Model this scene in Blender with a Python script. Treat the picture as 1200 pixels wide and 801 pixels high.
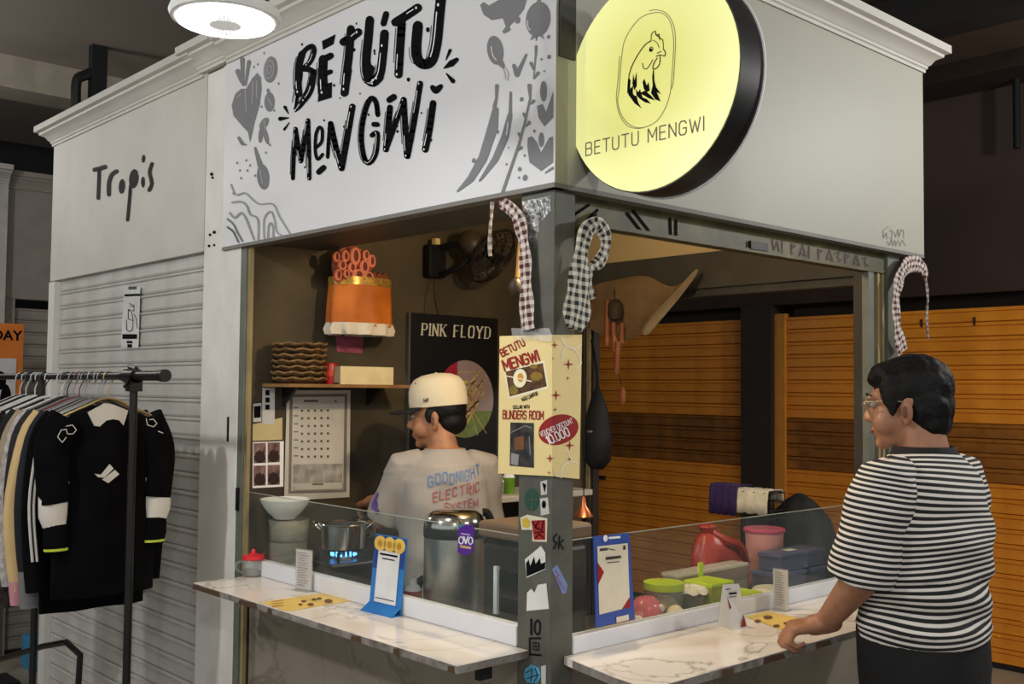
import bpy, bmesh, math, random
from mathutils import Vector, Matrix, Quaternion
from mathutils.geometry import tessellate_polygon
random.seed(7)
scene = bpy.context.scene
for o in list(bpy.data.objects): bpy.data.objects.remove(o)
col = scene.collection
PI = math.pi
# ------------------------------------------------------------------ camera
FPX = 1231.8
CAM = Vector((-1.83, -1.849, 1.6))
_yaw, _pit, _rol = math.radians(47.5526), math.radians(2.5693), math.radians(0.5527)
CF = Vector((math.cos(_yaw)*math.cos(_pit), math.sin(_yaw)*math.cos(_pit), math.sin(_pit)))
_r = CF.cross(Vector((0, 0, 1))).normalized(); _u = _r.cross(CF)
CR = _r*math.cos(_rol) + _u*math.sin(_rol)
CU = -_r*math.sin(_rol) + _u*math.cos(_rol)
cd = bpy.data.cameras.new('camera'); cd.sensor_width = 36; cd.lens = FPX/1200*36; cd.clip_start = .05
cam = bpy.data.objects.new('camera', cd); col.objects.link(cam)
cam.matrix_world = Matrix(((CR.x, CU.x, -CF.x, CAM.x), (CR.y, CU.y, -CF.y, CAM.y), (CR.z, CU.z, -CF.z, CAM.z), (0, 0, 0, 1)))
scene.camera = cam
# ------------------------------------------------------------------ world, exposure
world = bpy.data.worlds.new('world'); scene.world = world; world.use_nodes = True
world.node_tree.nodes['Background'].inputs[0].default_value = (.95, .97, 1, 1)
world.node_tree.nodes['Background'].inputs[1].default_value = .55
scene.view_settings.view_transform = 'Standard'; scene.view_settings.look = 'None'
scene.view_settings.gamma = 1; scene.view_settings.use_curve_mapping = False
scene.view_settings.exposure = 0.42
# LED lamps: (x, y, z, watts); first one in view, rest unseen, added for light
SEEN_AND_ADDED_LAMPS = [(-.75, .568, 2.46, 4), (-2.9, 1.1, 3.05, 98), (-2.4, -2.6, 3.05, 72), (.9, -2.6, 3.05, 44), (3.1, -1.5, 3.0, 95), (-1.0, 4.6, 3.05, 24)]
ASSUMED_BULB = (.36, .20, 2.22, 22)      # assumed warm bulb under the stall ceiling, out of view

# ------------------------------------------------------------------ helpers
def ray(px, py): return CF + CR*((px-600)/FPX) - CU*((py-400.5)/FPX)
def A(px, py, x=None, y=None, z=None):          # pixel -> point on the surface it touches
    d = ray(px, py)
    t = (x-CAM.x)/d.x if x is not None else (y-CAM.y)/d.y if y is not None else (z-CAM.z)/d.z
    return CAM + d*t
def D(px, py, depth): return CAM + ray(px, py)*depth
def lin(c):
    return tuple(((v/255)/12.92 if v <= 10 else ((v/255+.055)/1.055)**2.4) for v in c)
_m = {}
def mat(name, rgb, rough=.6, metal=0., var=.08, scale=8., emit=0., spec=.4, rgb2=None, bump=0., coat=0.):
    if name in _m: return _m[name]
    m = bpy.data.materials.new(name); m.use_nodes = True; _m[name] = m
    nt = m.node_tree; b = nt.nodes['Principled BSDF']
    c = lin(rgb)
    b.inputs['Roughness'].default_value = rough; b.inputs['Metallic'].default_value = metal
    b.inputs['Specular IOR Level'].default_value = spec
    if coat: b.inputs['Coat Weight'].default_value = coat
    tc = nt.nodes.new('ShaderNodeTexCoord'); nz = nt.nodes.new('ShaderNodeTexNoise')
    nz.inputs['Scale'].default_value = scale; nz.inputs['Detail'].default_value = 6
    nt.links.new(tc.outputs['Object'], nz.inputs['Vector'])
    rp = nt.nodes.new('ShaderNodeValToRGB')
    rp.color_ramp.elements[0].position = .3; rp.color_ramp.elements[1].position = .7
    d = lin(rgb2) if rgb2 else tuple(max(0, v*(1-var*2)) for v in c)
    e = c if rgb2 else tuple(min(1, v*(1+var)) for v in c)
    rp.color_ramp.elements[0].color = (*d, 1); rp.color_ramp.elements[1].color = (*e, 1)
    nt.links.new(nz.outputs[0], rp.inputs[0]); nt.links.new(rp.outputs[0], b.inputs['Base Color'])
    if bump:
        bp = nt.nodes.new('ShaderNodeBump'); bp.inputs['Strength'].default_value = bump; bp.inputs['Distance'].default_value = .01
        nt.links.new(nz.outputs[0], bp.inputs['Height']); nt.links.new(bp.outputs[0], b.inputs['Normal'])
    if emit:
        b.inputs['Emission Color'].default_value = (*c, 1); b.inputs['Emission Strength'].default_value = emit
    return m
def glassmat(name, rgb=(225, 235, 232), a=.12, rough=.03, tintmix=.0):
    """thin clear sheet: mostly see-through, with a fresnel sheen and a faint haze of its own colour"""
    if name in _m: return _m[name]
    m = bpy.data.materials.new(name); m.use_nodes = True; _m[name] = m
    nt = m.node_tree; nt.nodes.clear(); N = nt.nodes.new; L = nt.links.new
    out = N('ShaderNodeOutputMaterial'); tr = N('ShaderNodeBsdfTransparent'); gl = N('ShaderNodeBsdfGlossy'); df = N('ShaderNodeBsdfDiffuse')
    lw = N('ShaderNodeLayerWeight'); pw = N('ShaderNodeMath'); pw.operation = 'POWER'; pw.inputs[1].default_value = 4.; L(lw.outputs['Facing'], pw.inputs[0])
    fr = N('ShaderNodeMath'); fr.operation = 'MULTIPLY_ADD'; fr.inputs[1].default_value = .3; fr.inputs[2].default_value = .025; L(pw.outputs[0], fr.inputs[0])
    gl.inputs['Roughness'].default_value = rough; c = lin(rgb)
    tr.inputs[0].default_value = (*[1-(1-v)*.3 for v in c], 1); df.inputs[0].default_value = (*c, 1)
    mx = N('ShaderNodeMixShader'); nz = N('ShaderNodeTexNoise'); nz.inputs['Scale'].default_value = 3; nz.inputs['Detail'].default_value = 4
    tc = N('ShaderNodeTexCoord'); L(tc.outputs['Object'], nz.inputs['Vector'])
    mu = N('ShaderNodeMath'); mu.operation = 'MULTIPLY'; mu.inputs[1].default_value = a*2; L(nz.outputs[0], mu.inputs[0])
    L(mu.outputs[0], mx.inputs[0]); L(tr.outputs[0], mx.inputs[1]); L(df.outputs[0], mx.inputs[2])
    m2 = N('ShaderNodeMixShader'); L(fr.outputs[0], m2.inputs[0]); L(mx.outputs[0], m2.inputs[1]); L(gl.outputs[0], m2.inputs[2])
    L(m2.outputs[0], out.inputs[0]); return m
def veined(name, base, vein, scale=2.2, rough=.25, amt=.55, cloud=None):
    if name in _m: return _m[name]
    m = bpy.data.materials.new(name); m.use_nodes = True; _m[name] = m
    nt = m.node_tree; N = nt.nodes.new; L = nt.links.new; b = nt.nodes['Principled BSDF']
    b.inputs['Roughness'].default_value = rough
    tc = N('ShaderNodeTexCoord'); n1 = N('ShaderNodeTexNoise'); n1.inputs['Scale'].default_value = scale; n1.inputs['Detail'].default_value = 8; n1.inputs['Distortion'].default_value = 1.2
    L(tc.outputs['Object'], n1.inputs['Vector'])
    s = N('ShaderNodeMath'); s.operation = 'SUBTRACT'; s.inputs[1].default_value = .5; L(n1.outputs[0], s.inputs[0])
    ab = N('ShaderNodeMath'); ab.operation = 'ABSOLUTE'; L(s.outputs[0], ab.inputs[0])
    rp = N('ShaderNodeValToRGB'); e = rp.color_ramp.elements
    e[0].position = 0; e[0].color = (amt, amt, amt, 1); e[1].position = .014; e[1].color = (0, 0, 0, 1); L(ab.outputs[0], rp.inputs[0])
    n2 = N('ShaderNodeTexNoise'); n2.inputs['Scale'].default_value = scale*1.5; n2.inputs['Detail'].default_value = 3; L(tc.outputs['Object'], n2.inputs['Vector'])
    rc = N('ShaderNodeValToRGB'); rc.color_ramp.elements[0].position = .35; rc.color_ramp.elements[1].position = .65
    rc.color_ramp.elements[0].color = (*lin(cloud or tuple(v*.93 for v in base)), 1); rc.color_ramp.elements[1].color = (*lin(base), 1); L(n2.outputs[0], rc.inputs[0])
    th = N('ShaderNodeMath'); th.operation = 'GREATER_THAN'; th.inputs[1].default_value = .5; L(n2.outputs[0], th.inputs[0])
    mm = N('ShaderNodeMath'); mm.operation = 'MULTIPLY'; L(rp.outputs[0], mm.inputs[0]); L(n2.outputs[0], mm.inputs[1])
    m2 = N('ShaderNodeMath'); m2.operation = 'MULTIPLY'; m2.inputs[1].default_value = 1.9; L(mm.outputs[0], m2.inputs[0])
    mx = N('ShaderNodeMix'); mx.data_type = 'RGBA'; L(m2.outputs[0], mx.inputs[0]); L(rc.outputs[0], mx.inputs[6]); mx.inputs[7].default_value = (*lin(vein), 1)
    L(mx.outputs[2], b.inputs['Base Color']); return m
def gingham(name, dark, light, period=.022):
    if name in _m: return _m[name]
    m = bpy.data.materials.new(name); m.use_nodes = True; _m[name] = m
    nt = m.node_tree; N = nt.nodes.new; L = nt.links.new; b = nt.nodes['Principled BSDF']; b.inputs['Roughness'].default_value = .85
    at = N('ShaderNodeUVMap'); sp = N('ShaderNodeSeparateXYZ'); L(at.outputs[0], sp.inputs[0])
    out = []
    for i in (0, 1):
        mu = N('ShaderNodeMath'); mu.operation = 'MULTIPLY'; mu.inputs[1].default_value = 1/period; L(sp.outputs[i], mu.inputs[0])
        fr = N('ShaderNodeMath'); fr.operation = 'FRACT'; L(mu.outputs[0], fr.inputs[0])
        gt = N('ShaderNodeMath'); gt.operation = 'GREATER_THAN'; gt.inputs[1].default_value = .5; L(fr.outputs[0], gt.inputs[0]); out.append(gt)
    ad = N('ShaderNodeMath'); ad.operation = 'ADD'; L(out[0].outputs[0], ad.inputs[0]); L(out[1].outputs[0], ad.inputs[1])
    hf = N('ShaderNodeMath'); hf.operation = 'MULTIPLY'; hf.inputs[1].default_value = .5; L(ad.outputs[0], hf.inputs[0])
    mx = N('ShaderNodeMix'); mx.data_type = 'RGBA'; L(hf.outputs[0], mx.inputs[0]); mx.inputs[6].default_value = (*lin(dark), 1); mx.inputs[7].default_value = (*lin(light), 1)
    L(mx.outputs[2], b.inputs['Base Color']); return m

def tag(o, label=None, cat=None, group=None, kind=None):
    if label: o['label'] = label
    if cat: o['category'] = cat
    if group: o['group'] = group
    if kind: o['kind'] = kind
    return o
def thing(name, loc, label, cat, group=None, rz=0):
    o = bpy.data.objects.new(name, None); col.objects.link(o); o.empty_display_size = .05
    o.location = loc; o.rotation_euler = (0, 0, rz); return tag(o, label, cat, group)
def V(*a): return Vector(a)
class MB:
    def __init__(s): s.v = []; s.f = []; s.uv = None
    def add(s, vs, fs):
        n = len(s.v); s.v += [Vector(p) for p in vs]; s.f += [tuple(i+n for i in f) for f in fs]; return s
    def box(s, x0, x1, y0, y1, z0, z1, b=0.):
        if b:
            bm = bmesh.new(); bmesh.ops.create_cube(bm, size=1)
            for v in bm.verts: v.co = Vector(((x0+x1)/2+v.co.x*(x1-x0), (y0+y1)/2+v.co.y*(y1-y0), (z0+z1)/2+v.co.z*(z1-z0)))
            b = min(b, (x1-x0)*.45, (y1-y0)*.45, (z1-z0)*.45)
            bmesh.ops.bevel(bm, geom=list(bm.edges), offset=b, segments=2, profile=.5, affect='EDGES')
            bm.verts.index_update(); s.add([v.co.copy() for v in bm.verts], [[v.index for v in f.verts] for f in bm.faces]); bm.free(); return s
        vs = [(x, y, z) for x in (x0, x1) for y in (y0, y1) for z in (z0, z1)]
        return s.add(vs, [(0, 1, 3, 2), (4, 6, 7, 5), (0, 4, 5, 1), (2, 3, 7, 6), (0, 2, 6, 4), (1, 5, 7, 3)])
    def obox(s, p0, p1, w, h, up=(0, 0, 1)):            # bar from p0 to p1, w across, h along up
        p0, p1 = Vector(p0), Vector(p1); d = (p1-p0).normalized(); up = Vector(up)
        sd = d.cross(up)
        if sd.length < 1e-5: sd = d.cross(Vector((1, 0, 0)))
        sd.normalize(); up = sd.cross(d)
        vs = [p + sd*(a*w/2) + up*(b*h/2) for p in (p0, p1) for a, b in ((-1, -1), (1, -1), (1, 1), (-1, 1))]
        return s.add(vs, [(3, 2, 1, 0), (4, 5, 6, 7), (0, 1, 5, 4), (1, 2, 6, 5), (2, 3, 7, 6), (3, 0, 4, 7)])
    def tube(s, pts, r, n=8, cap=True):
        pts = [Vector(p) for p in pts]; k = len(pts); rr = r if isinstance(r, (list, tuple)) else [r]*k
        rings = []; ref = None
        for i, p in enumerate(pts):
            d = (pts[min(i+1, k-1)] - pts[max(i-1, 0)]).normalized()
            if ref is None:
                ref = d.cross(Vector((0, 0, 1)))
                if ref.length < 1e-3: ref = d.cross(Vector((1, 0, 0)))
            a = (ref - d*ref.dot(d)).normalized(); ref = a; b = d.cross(a)
            rings.append([p + (a*math.cos(t) + b*math.sin(t))*rr[i] for t in [2*PI*j/n for j in range(n)]])
        return s.loft(rings, cap)
    def loft(s, rings, cap=True, closed=True):
        n = len(rings[0]); vs = [p for R in rings for p in R]; fs = []
        m = n if closed else n-1
        for i in range(len(rings)-1):
            for j in range(m):
                a = i*n+j; b = i*n+(j+1) % n; fs.append((a, b, b+n, a+n))
        if cap and closed: fs.append(tuple(range(n-1, -1, -1))); fs.append(tuple(range((len(rings)-1)*n, len(rings)*n)))
        return s.add(vs, fs)
    def lathe(s, prof, c=(0, 0, 0), n=24, sx=1, sy=1):
        c = Vector(c); return s.loft([[c + Vector((r*sx*math.cos(2*PI*j/n), r*sy*math.sin(2*PI*j/n), z)) for j in range(n)] for r, z in prof])
    def cyl(s, p0, p1, r, r1=None, n=16): return s.tube([p0, p1], [r, r if r1 is None else r1], n)
    def ell(s, c, rx, ry, rz, n=12, m=8, R=None):
        c = Vector(c); rings = []
        for i in range(1, m):
            t = PI*i/m; rings.append([Vector((rx*math.sin(t)*math.cos(2*PI*j/n), ry*math.sin(t)*math.sin(2*PI*j/n), -rz*math.cos(t))) for j in range(n)])
        vs = [p for g in rings for p in g] + [Vector((0, 0, -rz)), Vector((0, 0, rz))]; fs = []
        for i in range(m-2):
            for j in range(n): a = i*n+j; b = i*n+(j+1) % n; fs.append((a, b, b+n, a+n))
        L = len(rings)*n
        for j in range(n): fs.append((L, (j+1) % n, j)); fs.append((L+1, (m-2)*n+j, (m-2)*n+(j+1) % n))
        if R is not None: vs = [R @ p for p in vs]
        return s.add([c+p for p in vs], fs)
    def cap(s, p0, p1, r0, r1, n=14):                    # capsule with taper
        p0, p1 = Vector(p0), Vector(p1); d = (p1-p0); L = d.length or 1e-6; d = d/L
        pts = []; rr = []
        for t in (80, 55, 28, 0): pts.append(p0 - d*r0*math.sin(math.radians(t))); rr.append(r0*math.cos(math.radians(t)))
        for t in (0, 28, 55, 80): pts.append(p1 + d*r1*math.sin(math.radians(t))); rr.append(r1*math.cos(math.radians(t)))
        return s.tube(pts, rr, n)
    def prism(s, poly, e):                                # polygon of 3-D points swept by vector e
        e = Vector(e); n = len(poly); P = [Vector(p) for p in poly]
        tri = tessellate_polygon([P])
        vs = P + [p+e for p in P]
        fs = [tuple(t) for t in tri] + [tuple(n+i for i in reversed(t)) for t in tri] + [(i, (i+1) % n, n+(i+1) % n, n+i) for i in range(n)]
        return s.add(vs, fs)
    def xf(s, M):
        s.v = [M @ p for p in s.v]; return s
    def build(s, name, m, parent=None, smooth=False, world=False, label=None, loc=None):
        me = bpy.data.meshes.new(name); vs = s.v; off = Vector((0, 0, 0))
        if loc is not None: off = Vector(loc)
        elif world and parent is not None: off = parent_origin(parent)
        me.from_pydata([p-off for p in vs], [], s.f); me.materials.append(m)
        bm = bmesh.new(); bm.from_mesh(me); bmesh.ops.recalc_face_normals(bm, faces=bm.faces); bm.to_mesh(me); bm.free()
        if s.uv: put_uv(me, s.uv)
        if smooth: me.shade_smooth(); me.set_sharp_from_angle(angle=math.radians(smooth if smooth is not True else 40))
        o = bpy.data.objects.new(name, me); col.objects.link(o)
        if parent is not None: o.parent = parent
        if loc is not None: o.location = loc
        if label: o['label'] = label
        return o
def parent_origin(p):
    v = Vector((0, 0, 0))
    while p is not None: v += Vector(p.location); p = p.parent
    return v
def put_uv(me, uv):
    l = me.uv_layers.new(name='UVMap')
    for lp in me.loops: l.data[lp.index].uv = uv[lp.vertex_index]
def solo(name, mb, m, label, cat, group=None, smooth=False, base=None):
    """a thing that is one mesh (vertices in world space), its origin at its base"""
    xs = [p.x for p in mb.v]; ys = [p.y for p in mb.v]; zs = [p.z for p in mb.v]
    b = base or ((min(xs)+max(xs))/2, (min(ys)+max(ys))/2, min(zs))
    o = mb.build(name, m, smooth=smooth, loc=b); return tag(o, label, cat, group)
def struct(name, mb, m, label=None, cat=None, smooth=False):
    o = mb.build(name, m, smooth=smooth); tag(o, label, cat, kind='structure'); return o
def dup(root, loc, rz=None, label=None):
    r = root.copy(); col.objects.link(r); r.location = loc
    if rz is not None: r.rotation_euler = (0, 0, rz)
    if label: r['label'] = label
    for ch in root.children:
        c = ch.copy(); col.objects.link(c); c.parent = r
        for g in ch.children:
            d = g.copy(); col.objects.link(d); d.parent = c
    return r
# ---- painting on flat surfaces: shapes are traced in photo pixels or in surface coordinates
def circ(cx, cy, rx, ry=None, a=0, n=20):
    ry = ry or rx; ca, sa = math.cos(a), math.sin(a)
    return [(cx + rx*math.cos(t)*ca - ry*math.sin(t)*sa, cy + rx*math.cos(t)*sa + ry*math.sin(t)*ca) for t in [2*PI*i/n for i in range(n)]]
def stroke(pts, w, n=10):
    """round-ended brush stroke as overlapping convex polygons"""
    k = len(pts); ws = w if isinstance(w, (list, tuple)) else [w]*k
    out = []
    for i, (x, y) in enumerate(pts): out.append(circ(x, y, ws[i]/2, n=n))
    for i in range(k-1):
        (x0, y0), (x1, y1) = pts[i], pts[i+1]; dx, dy = x1-x0, y1-y0; L = math.hypot(dx, dy) or 1e-9
        nx, ny = -dy/L, dx/L; a, b = ws[i]/2, ws[i+1]/2
        out.append([(x0+nx*a, y0+ny*a), (x1+nx*b, y1+ny*b), (x1-nx*b, y1-ny*b), (x0-nx*a, y0-ny*a)])
    return out
def spl(pts, k=5):
    """Catmull-Rom through 2-D or 3-D points"""
    P = [Vector(p) for p in pts]; out = []
    for i in range(len(P)-1):
        a, b, c, d = P[max(i-1, 0)], P[i], P[i+1], P[min(i+2, len(P)-1)]
        for j in range(k):
            t = j/k; out.append(.5*((2*b) + (c-a)*t + (2*a-5*b+4*c-d)*t*t + (3*b-a-3*c+d)*t**3))
    out.append(P[-1]); return [tuple(p) for p in out]
def crop(ox, oy, s): return lambda pts: [(ox+x/s, oy+y/s) for x, y in pts]
def layered(Q, i):
    """overlapping brush marks lie a hair apart, as coats of paint do"""
    n = Vector((0, 0, 0))
    for a in range(1, len(Q)-1): n += (Q[a]-Q[0]).cross(Q[a+1]-Q[0])
    if n.length < 1e-12: return Q
    n.normalize()
    if n.dot(CAM-Q[0]) < 0 and abs(n.y) + abs(n.x) > .1 or n.z < -.9: n = -n
    return [q + n*(8e-5*(i % 9)) for q in Q]
def paint(name, polys, to3, m, parent=None, label=None, rigid=False):
    """flat paint: polygons in 2-D mapped onto a surface by to3(u, v); one part"""
    mb = MB()
    for i, P in enumerate(polys):
        Q = layered([Vector(to3(*p)) for p in P], i)
        if len(Q) <= 4: mb.add(Q, [tuple(range(len(Q)))])
        else: mb.add(Q, [tuple(t) for t in tessellate_polygon([Q])])
    me = bpy.data.meshes.new(name); off = parent_origin(parent) if (parent is not None and not rigid) else Vector((0, 0, 0))
    me.from_pydata([p-off for p in mb.v], [], mb.f); me.materials.append(m)
    o = bpy.data.objects.new(name, me); col.objects.link(o); o.parent = parent
    if label: o['label'] = label
    if len(polys) > 1 and 2 <= len(clusters(polys)): o['kind'] = 'stuff'
    return o
def clusters(polys):
    bb = [(min(p[0] for p in P), max(p[0] for p in P), min(p[1] for p in P), max(p[1] for p in P)) for P in polys]
    par = list(range(len(polys)))
    def find(i):
        while par[i] != i: par[i] = par[par[i]]; i = par[i]
        return i
    def inside(p, P):
        c = False; j = len(P)-1
        for i in range(len(P)):
            if (P[i][1] > p[1]) != (P[j][1] > p[1]) and p[0] < (P[j][0]-P[i][0])*(p[1]-P[i][1])/(P[j][1]-P[i][1])+P[i][0]: c = not c
            j = i
        return c
    for i in range(len(polys)):
        for j in range(i):
            a, b = bb[i], bb[j]
            if a[0] > b[1] or b[0] > a[1] or a[2] > b[3] or b[2] > a[3] or find(i) == find(j): continue
            if any(inside(p, polys[j]) for p in polys[i]) or any(inside(p, polys[i]) for p in polys[j]): par[find(i)] = find(j)
    g = {}
    for i in range(len(polys)): g.setdefault(find(i), []).append(polys[i])
    return list(g.values())
def paint_split(name, polys, to3, m, parent, label=None, least=10):
    """each separate figure a part of its own; specks too small to pick apart are joined"""
    small = []
    for g in clusters(polys):
        xs = [p[0] for P in g for p in P]; ys = [p[1] for P in g for p in P]
        if max(max(xs)-min(xs), max(ys)-min(ys)) < least: small += g
        else: paint(name, g, to3, m, parent, label)
    if small: paint(name + '_specks', small, to3, m, parent)['kind'] = 'stuff'
def text_polys(s, size=1., align='LEFT', bold=0., xs=1., spacing=1., shear=0.):
    """outline text as triangles in 2-D"""
    cu = bpy.data.curves.new('t', 'FONT'); cu.body = s; cu.size = size; cu.align_x = align; cu.offset = bold; cu.space_character = spacing; cu.shear = shear
    cu.resolution_u = 3
    o = bpy.data.objects.new('t', cu); col.objects.link(o)
    dg = bpy.context.evaluated_depsgraph_get(); me = bpy.data.meshes.new_from_object(o.evaluated_get(dg))
    P = [[(me.vertices[i].co.x*xs, me.vertices[i].co.y) for i in f.vertices] for f in me.polygons]
    bpy.data.objects.remove(o); bpy.data.curves.remove(cu); bpy.data.meshes.remove(me); return P
def shift(polys, dx=0, dy=0, s=1, a=0):
    ca, sa = math.cos(a)*s, math.sin(a)*s
    return [[(dx+x*ca-y*sa, dy+x*sa+y*ca) for x, y in P] for P in polys]
# ------------------------------------------------------------------ materials used by the structure
M_white = mat('white_paint', (214, 212, 206), .55, var=.03, scale=3)
M_white2 = mat('cream_paint', (198, 194, 185), .6, var=.05, scale=3)
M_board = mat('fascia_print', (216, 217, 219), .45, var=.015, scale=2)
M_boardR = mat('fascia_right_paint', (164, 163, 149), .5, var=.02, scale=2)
M_black = mat('black_paint', (14, 14, 15), .7, var=.1, spec=.2)
M_char = mat('charcoal_print', (15, 15, 17), .8, var=.03, spec=.06)
M_hl = mat('white_print', (235, 235, 235), .75, var=.01)
M_gray = mat('grey_print', (124, 124, 126), .75, var=.03)
M_gray2 = mat('light_grey_print', (158, 158, 160), .75, var=.03)
M_gray3 = mat('pale_grey_print', (203, 203, 204), .75, var=.02)
M_post = mat('post_paint', (92, 93, 84), .5, var=.08, scale=14, rgb2=(76, 76, 68))
M_jamb = mat('jamb_paint', (104, 108, 98), .5, var=.1, scale=10)
M_metal = mat('dark_steel', (48, 47, 46), .45, .6, var=.15)
M_steel = mat('brushed_steel', (206, 204, 198), .36, 1., var=.1, scale=20)
M_chrome = mat('polished_steel', (200, 198, 192), .15, 1., var=.05)
M_slatw = mat('white_slat', (198, 196, 190), .5, var=.1, scale=6, rgb2=(172, 169, 162))
M_slatf = mat('grey_slat', (150, 146, 138), .55, var=.1, scale=6)
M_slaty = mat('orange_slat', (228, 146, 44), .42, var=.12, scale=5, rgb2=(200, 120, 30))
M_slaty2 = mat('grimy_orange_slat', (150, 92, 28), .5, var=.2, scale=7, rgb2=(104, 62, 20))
M_brown = mat('brown_wall', (54, 38, 30), .75, var=.1, scale=2, rgb2=(44, 31, 25))
M_brown2 = mat('dark_brown_frame', (44, 34, 28), .6, var=.1)
M_plaster = mat('stained_plaster', (92, 80, 56), .85, scale=2.0, rgb2=(38, 35, 29), bump=.2)
M_ceilplast = mat('stall_ceiling', (206, 184, 138), .8, var=.05, scale=3)
M_ceil = mat('hall_ceiling', (134, 126, 116), .8, var=.06, scale=1.5)
M_darkwall = mat('dark_blue_wall', (16, 18, 24), .8, var=.2)
M_tile = mat('floor_tile', (150, 140, 124), .35, var=.08, scale=5)
M_grout = mat('floor_grout', (70, 64, 58), .8)
M_marble = veined('white_marble', (236, 230, 222), (140, 128, 118), 2.0, .16, .55, (226, 216, 204))
M_clad = veined('grey_marble', (150, 142, 128), (86, 78, 68), 2.0, .3, .5, (128, 120, 107))
M_edge = mat('counter_edge', (150, 146, 140), .5, scale=30, rgb2=(96, 86, 76))
M_splash = mat('white_ledge', (222, 222, 226), .35, var=.03)
M_roller = mat('shutter_box', (74, 72, 64), .6, var=.1, scale=4)
M_glass = glassmat('clear_acrylic', a=.022)
M_wood = mat('plain_wood', (150, 112, 66), .6, scale=12, rgb2=(116, 82, 46))
M_woodstrip = mat('jamb_wood', (150, 134, 96), .6, var=.12, scale=10)
# ------------------------------------------------------------------ hall
fl = struct('floor', MB().box(-7, 7, -7, 8, -.1, -.006), M_grout, 'grey tiled hall floor around the food stall', 'floor')
tm = None
for i in range(-4, 8):
    for j in range(-3, 12):
        x, y = i*.6, j*.6
        if x > 4.2: continue
        if tm is None:
            t = MB().box(.003, .597, .003, .597, -.006, 0).build('tile', M_tile, fl); tm = t.data
        else:
            t = bpy.data.objects.new('tile', tm); col.objects.link(t); t.parent = fl
        t.location = (x, y, 0)
CZ = 3.62
struct('ceiling', MB().box(-7, 7, -7, 8, CZ, CZ+.1), M_ceil, 'plain grey hall ceiling above the stalls', 'ceiling')
struct('wall_far', MB().box(-7, 7, 7.4, 7.5, 0, CZ), M_darkwall, 'dark blue back wall above the far grey stall', 'wall')
tb = MB().box(-7, 4.3, 4.95, 5.25, 3.42, CZ)
struct('trim_1', tb, mat('beam_paint', (150, 142, 128), .7, var=.05), 'pale concrete ceiling beam above the far stall', 'beam')
struct('trim_2', MB().box(4.05, 4.40, -7, 8, 3.40, CZ), M_brown2, 'dark brown ceiling beam along the orange shutters', 'beam')
struct('ceiling_right', MB().box(1.95, 4.05, -7, 7.4, 3.5, CZ), mat('ceiling_brown', (72, 56, 44), .8, var=.1), 'dark brown lowered ceiling before the orange shutters', 'ceiling')
struct('trim_13', MB().box(2.9, 3.1, -7, 7.4, 3.32, 3.5), mat('beam_black', (20, 18, 17), .7), 'black ceiling beam above the passage behind the stall', 'beam')
# brown wall with orange roller shutters
XS = 4.42
struct('wall_right', MB().box(XS, XS+.25, -7, 7.4, 2.2, CZ), M_brown, 'dark brown wall above the orange roller shutters', 'wall')
struct('wall_behind', MB().box(XS+.16, XS+.25, -7, 7.4, 0, 2.2), M_brown2, 'dark wall behind the orange roller shutters', 'wall')
for y0, y1, n in ((2.31, 2.56, 1), (4.6, 4.85, 2), (-.95, -.7, 3)):
    struct('trim_%d' % (n+2), MB().box(XS-.015, XS+.15, y0, y1, 0, 2.2), M_brown2,
           {1: 'dark brown pillar between the two orange roller shutters', 2: 'dark brown pillar at the far end of the orange shutters', 3: 'dark brown pillar at the near end of the orange shutters'}[n], 'pillar')
def shutter(name, loc, rz, L, h, period, prof, m, label, grimy=None, m2=None):
    root = thing(name, loc, label, 'roller shutter', rz=rz)
    mb = MB().prism([(-d, 0, z) for d, z in prof], (0, L, 0))
    meshes = {}
    for k in range(int(h/period)):
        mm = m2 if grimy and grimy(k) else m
        if mm.name not in meshes:
            o = mb.build('slat', mm, root); meshes[mm.name] = o.data
        else:
            o = bpy.data.objects.new('slat', meshes[mm.name]); col.objects.link(o); o.parent = root
        o.location = (0, 0, .03 + k*period)
    MB().box(-.012, .01, 0, L, 0, .03).build('bottom_bar', M_metal, root)
    return root
PY = [(-.006, 0), (0, 0), (.006, .004), (.006, .056), (0, .0585), (0, .0605), (.008, .064), (.008, .081), (0, .0845), (-.006, .0845)]
PW = [(-.006, 0), (.001, 0), (.006, .008), (.004, .054), (.011, .060), (.011, .067), (.002, .0705), (-.006, .0705)]
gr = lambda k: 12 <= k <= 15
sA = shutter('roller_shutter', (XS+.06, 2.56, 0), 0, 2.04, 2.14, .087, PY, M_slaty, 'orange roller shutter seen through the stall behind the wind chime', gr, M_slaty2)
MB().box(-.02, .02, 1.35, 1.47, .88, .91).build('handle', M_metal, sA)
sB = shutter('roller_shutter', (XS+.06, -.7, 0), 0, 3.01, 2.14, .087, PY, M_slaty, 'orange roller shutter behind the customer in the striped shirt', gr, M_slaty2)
MB().box(-.03, .02, 2.93, 3.01, 0, 2.14).build('side_guide', mat('orange_guide', (196, 130, 44), .5), sB)
for yy in (1.62, 1.95, 2.3): MB().box(-.012, 0, yy, yy+.012, 2.01, 2.06).build('vent_slot', M_brown2, sB)
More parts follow.
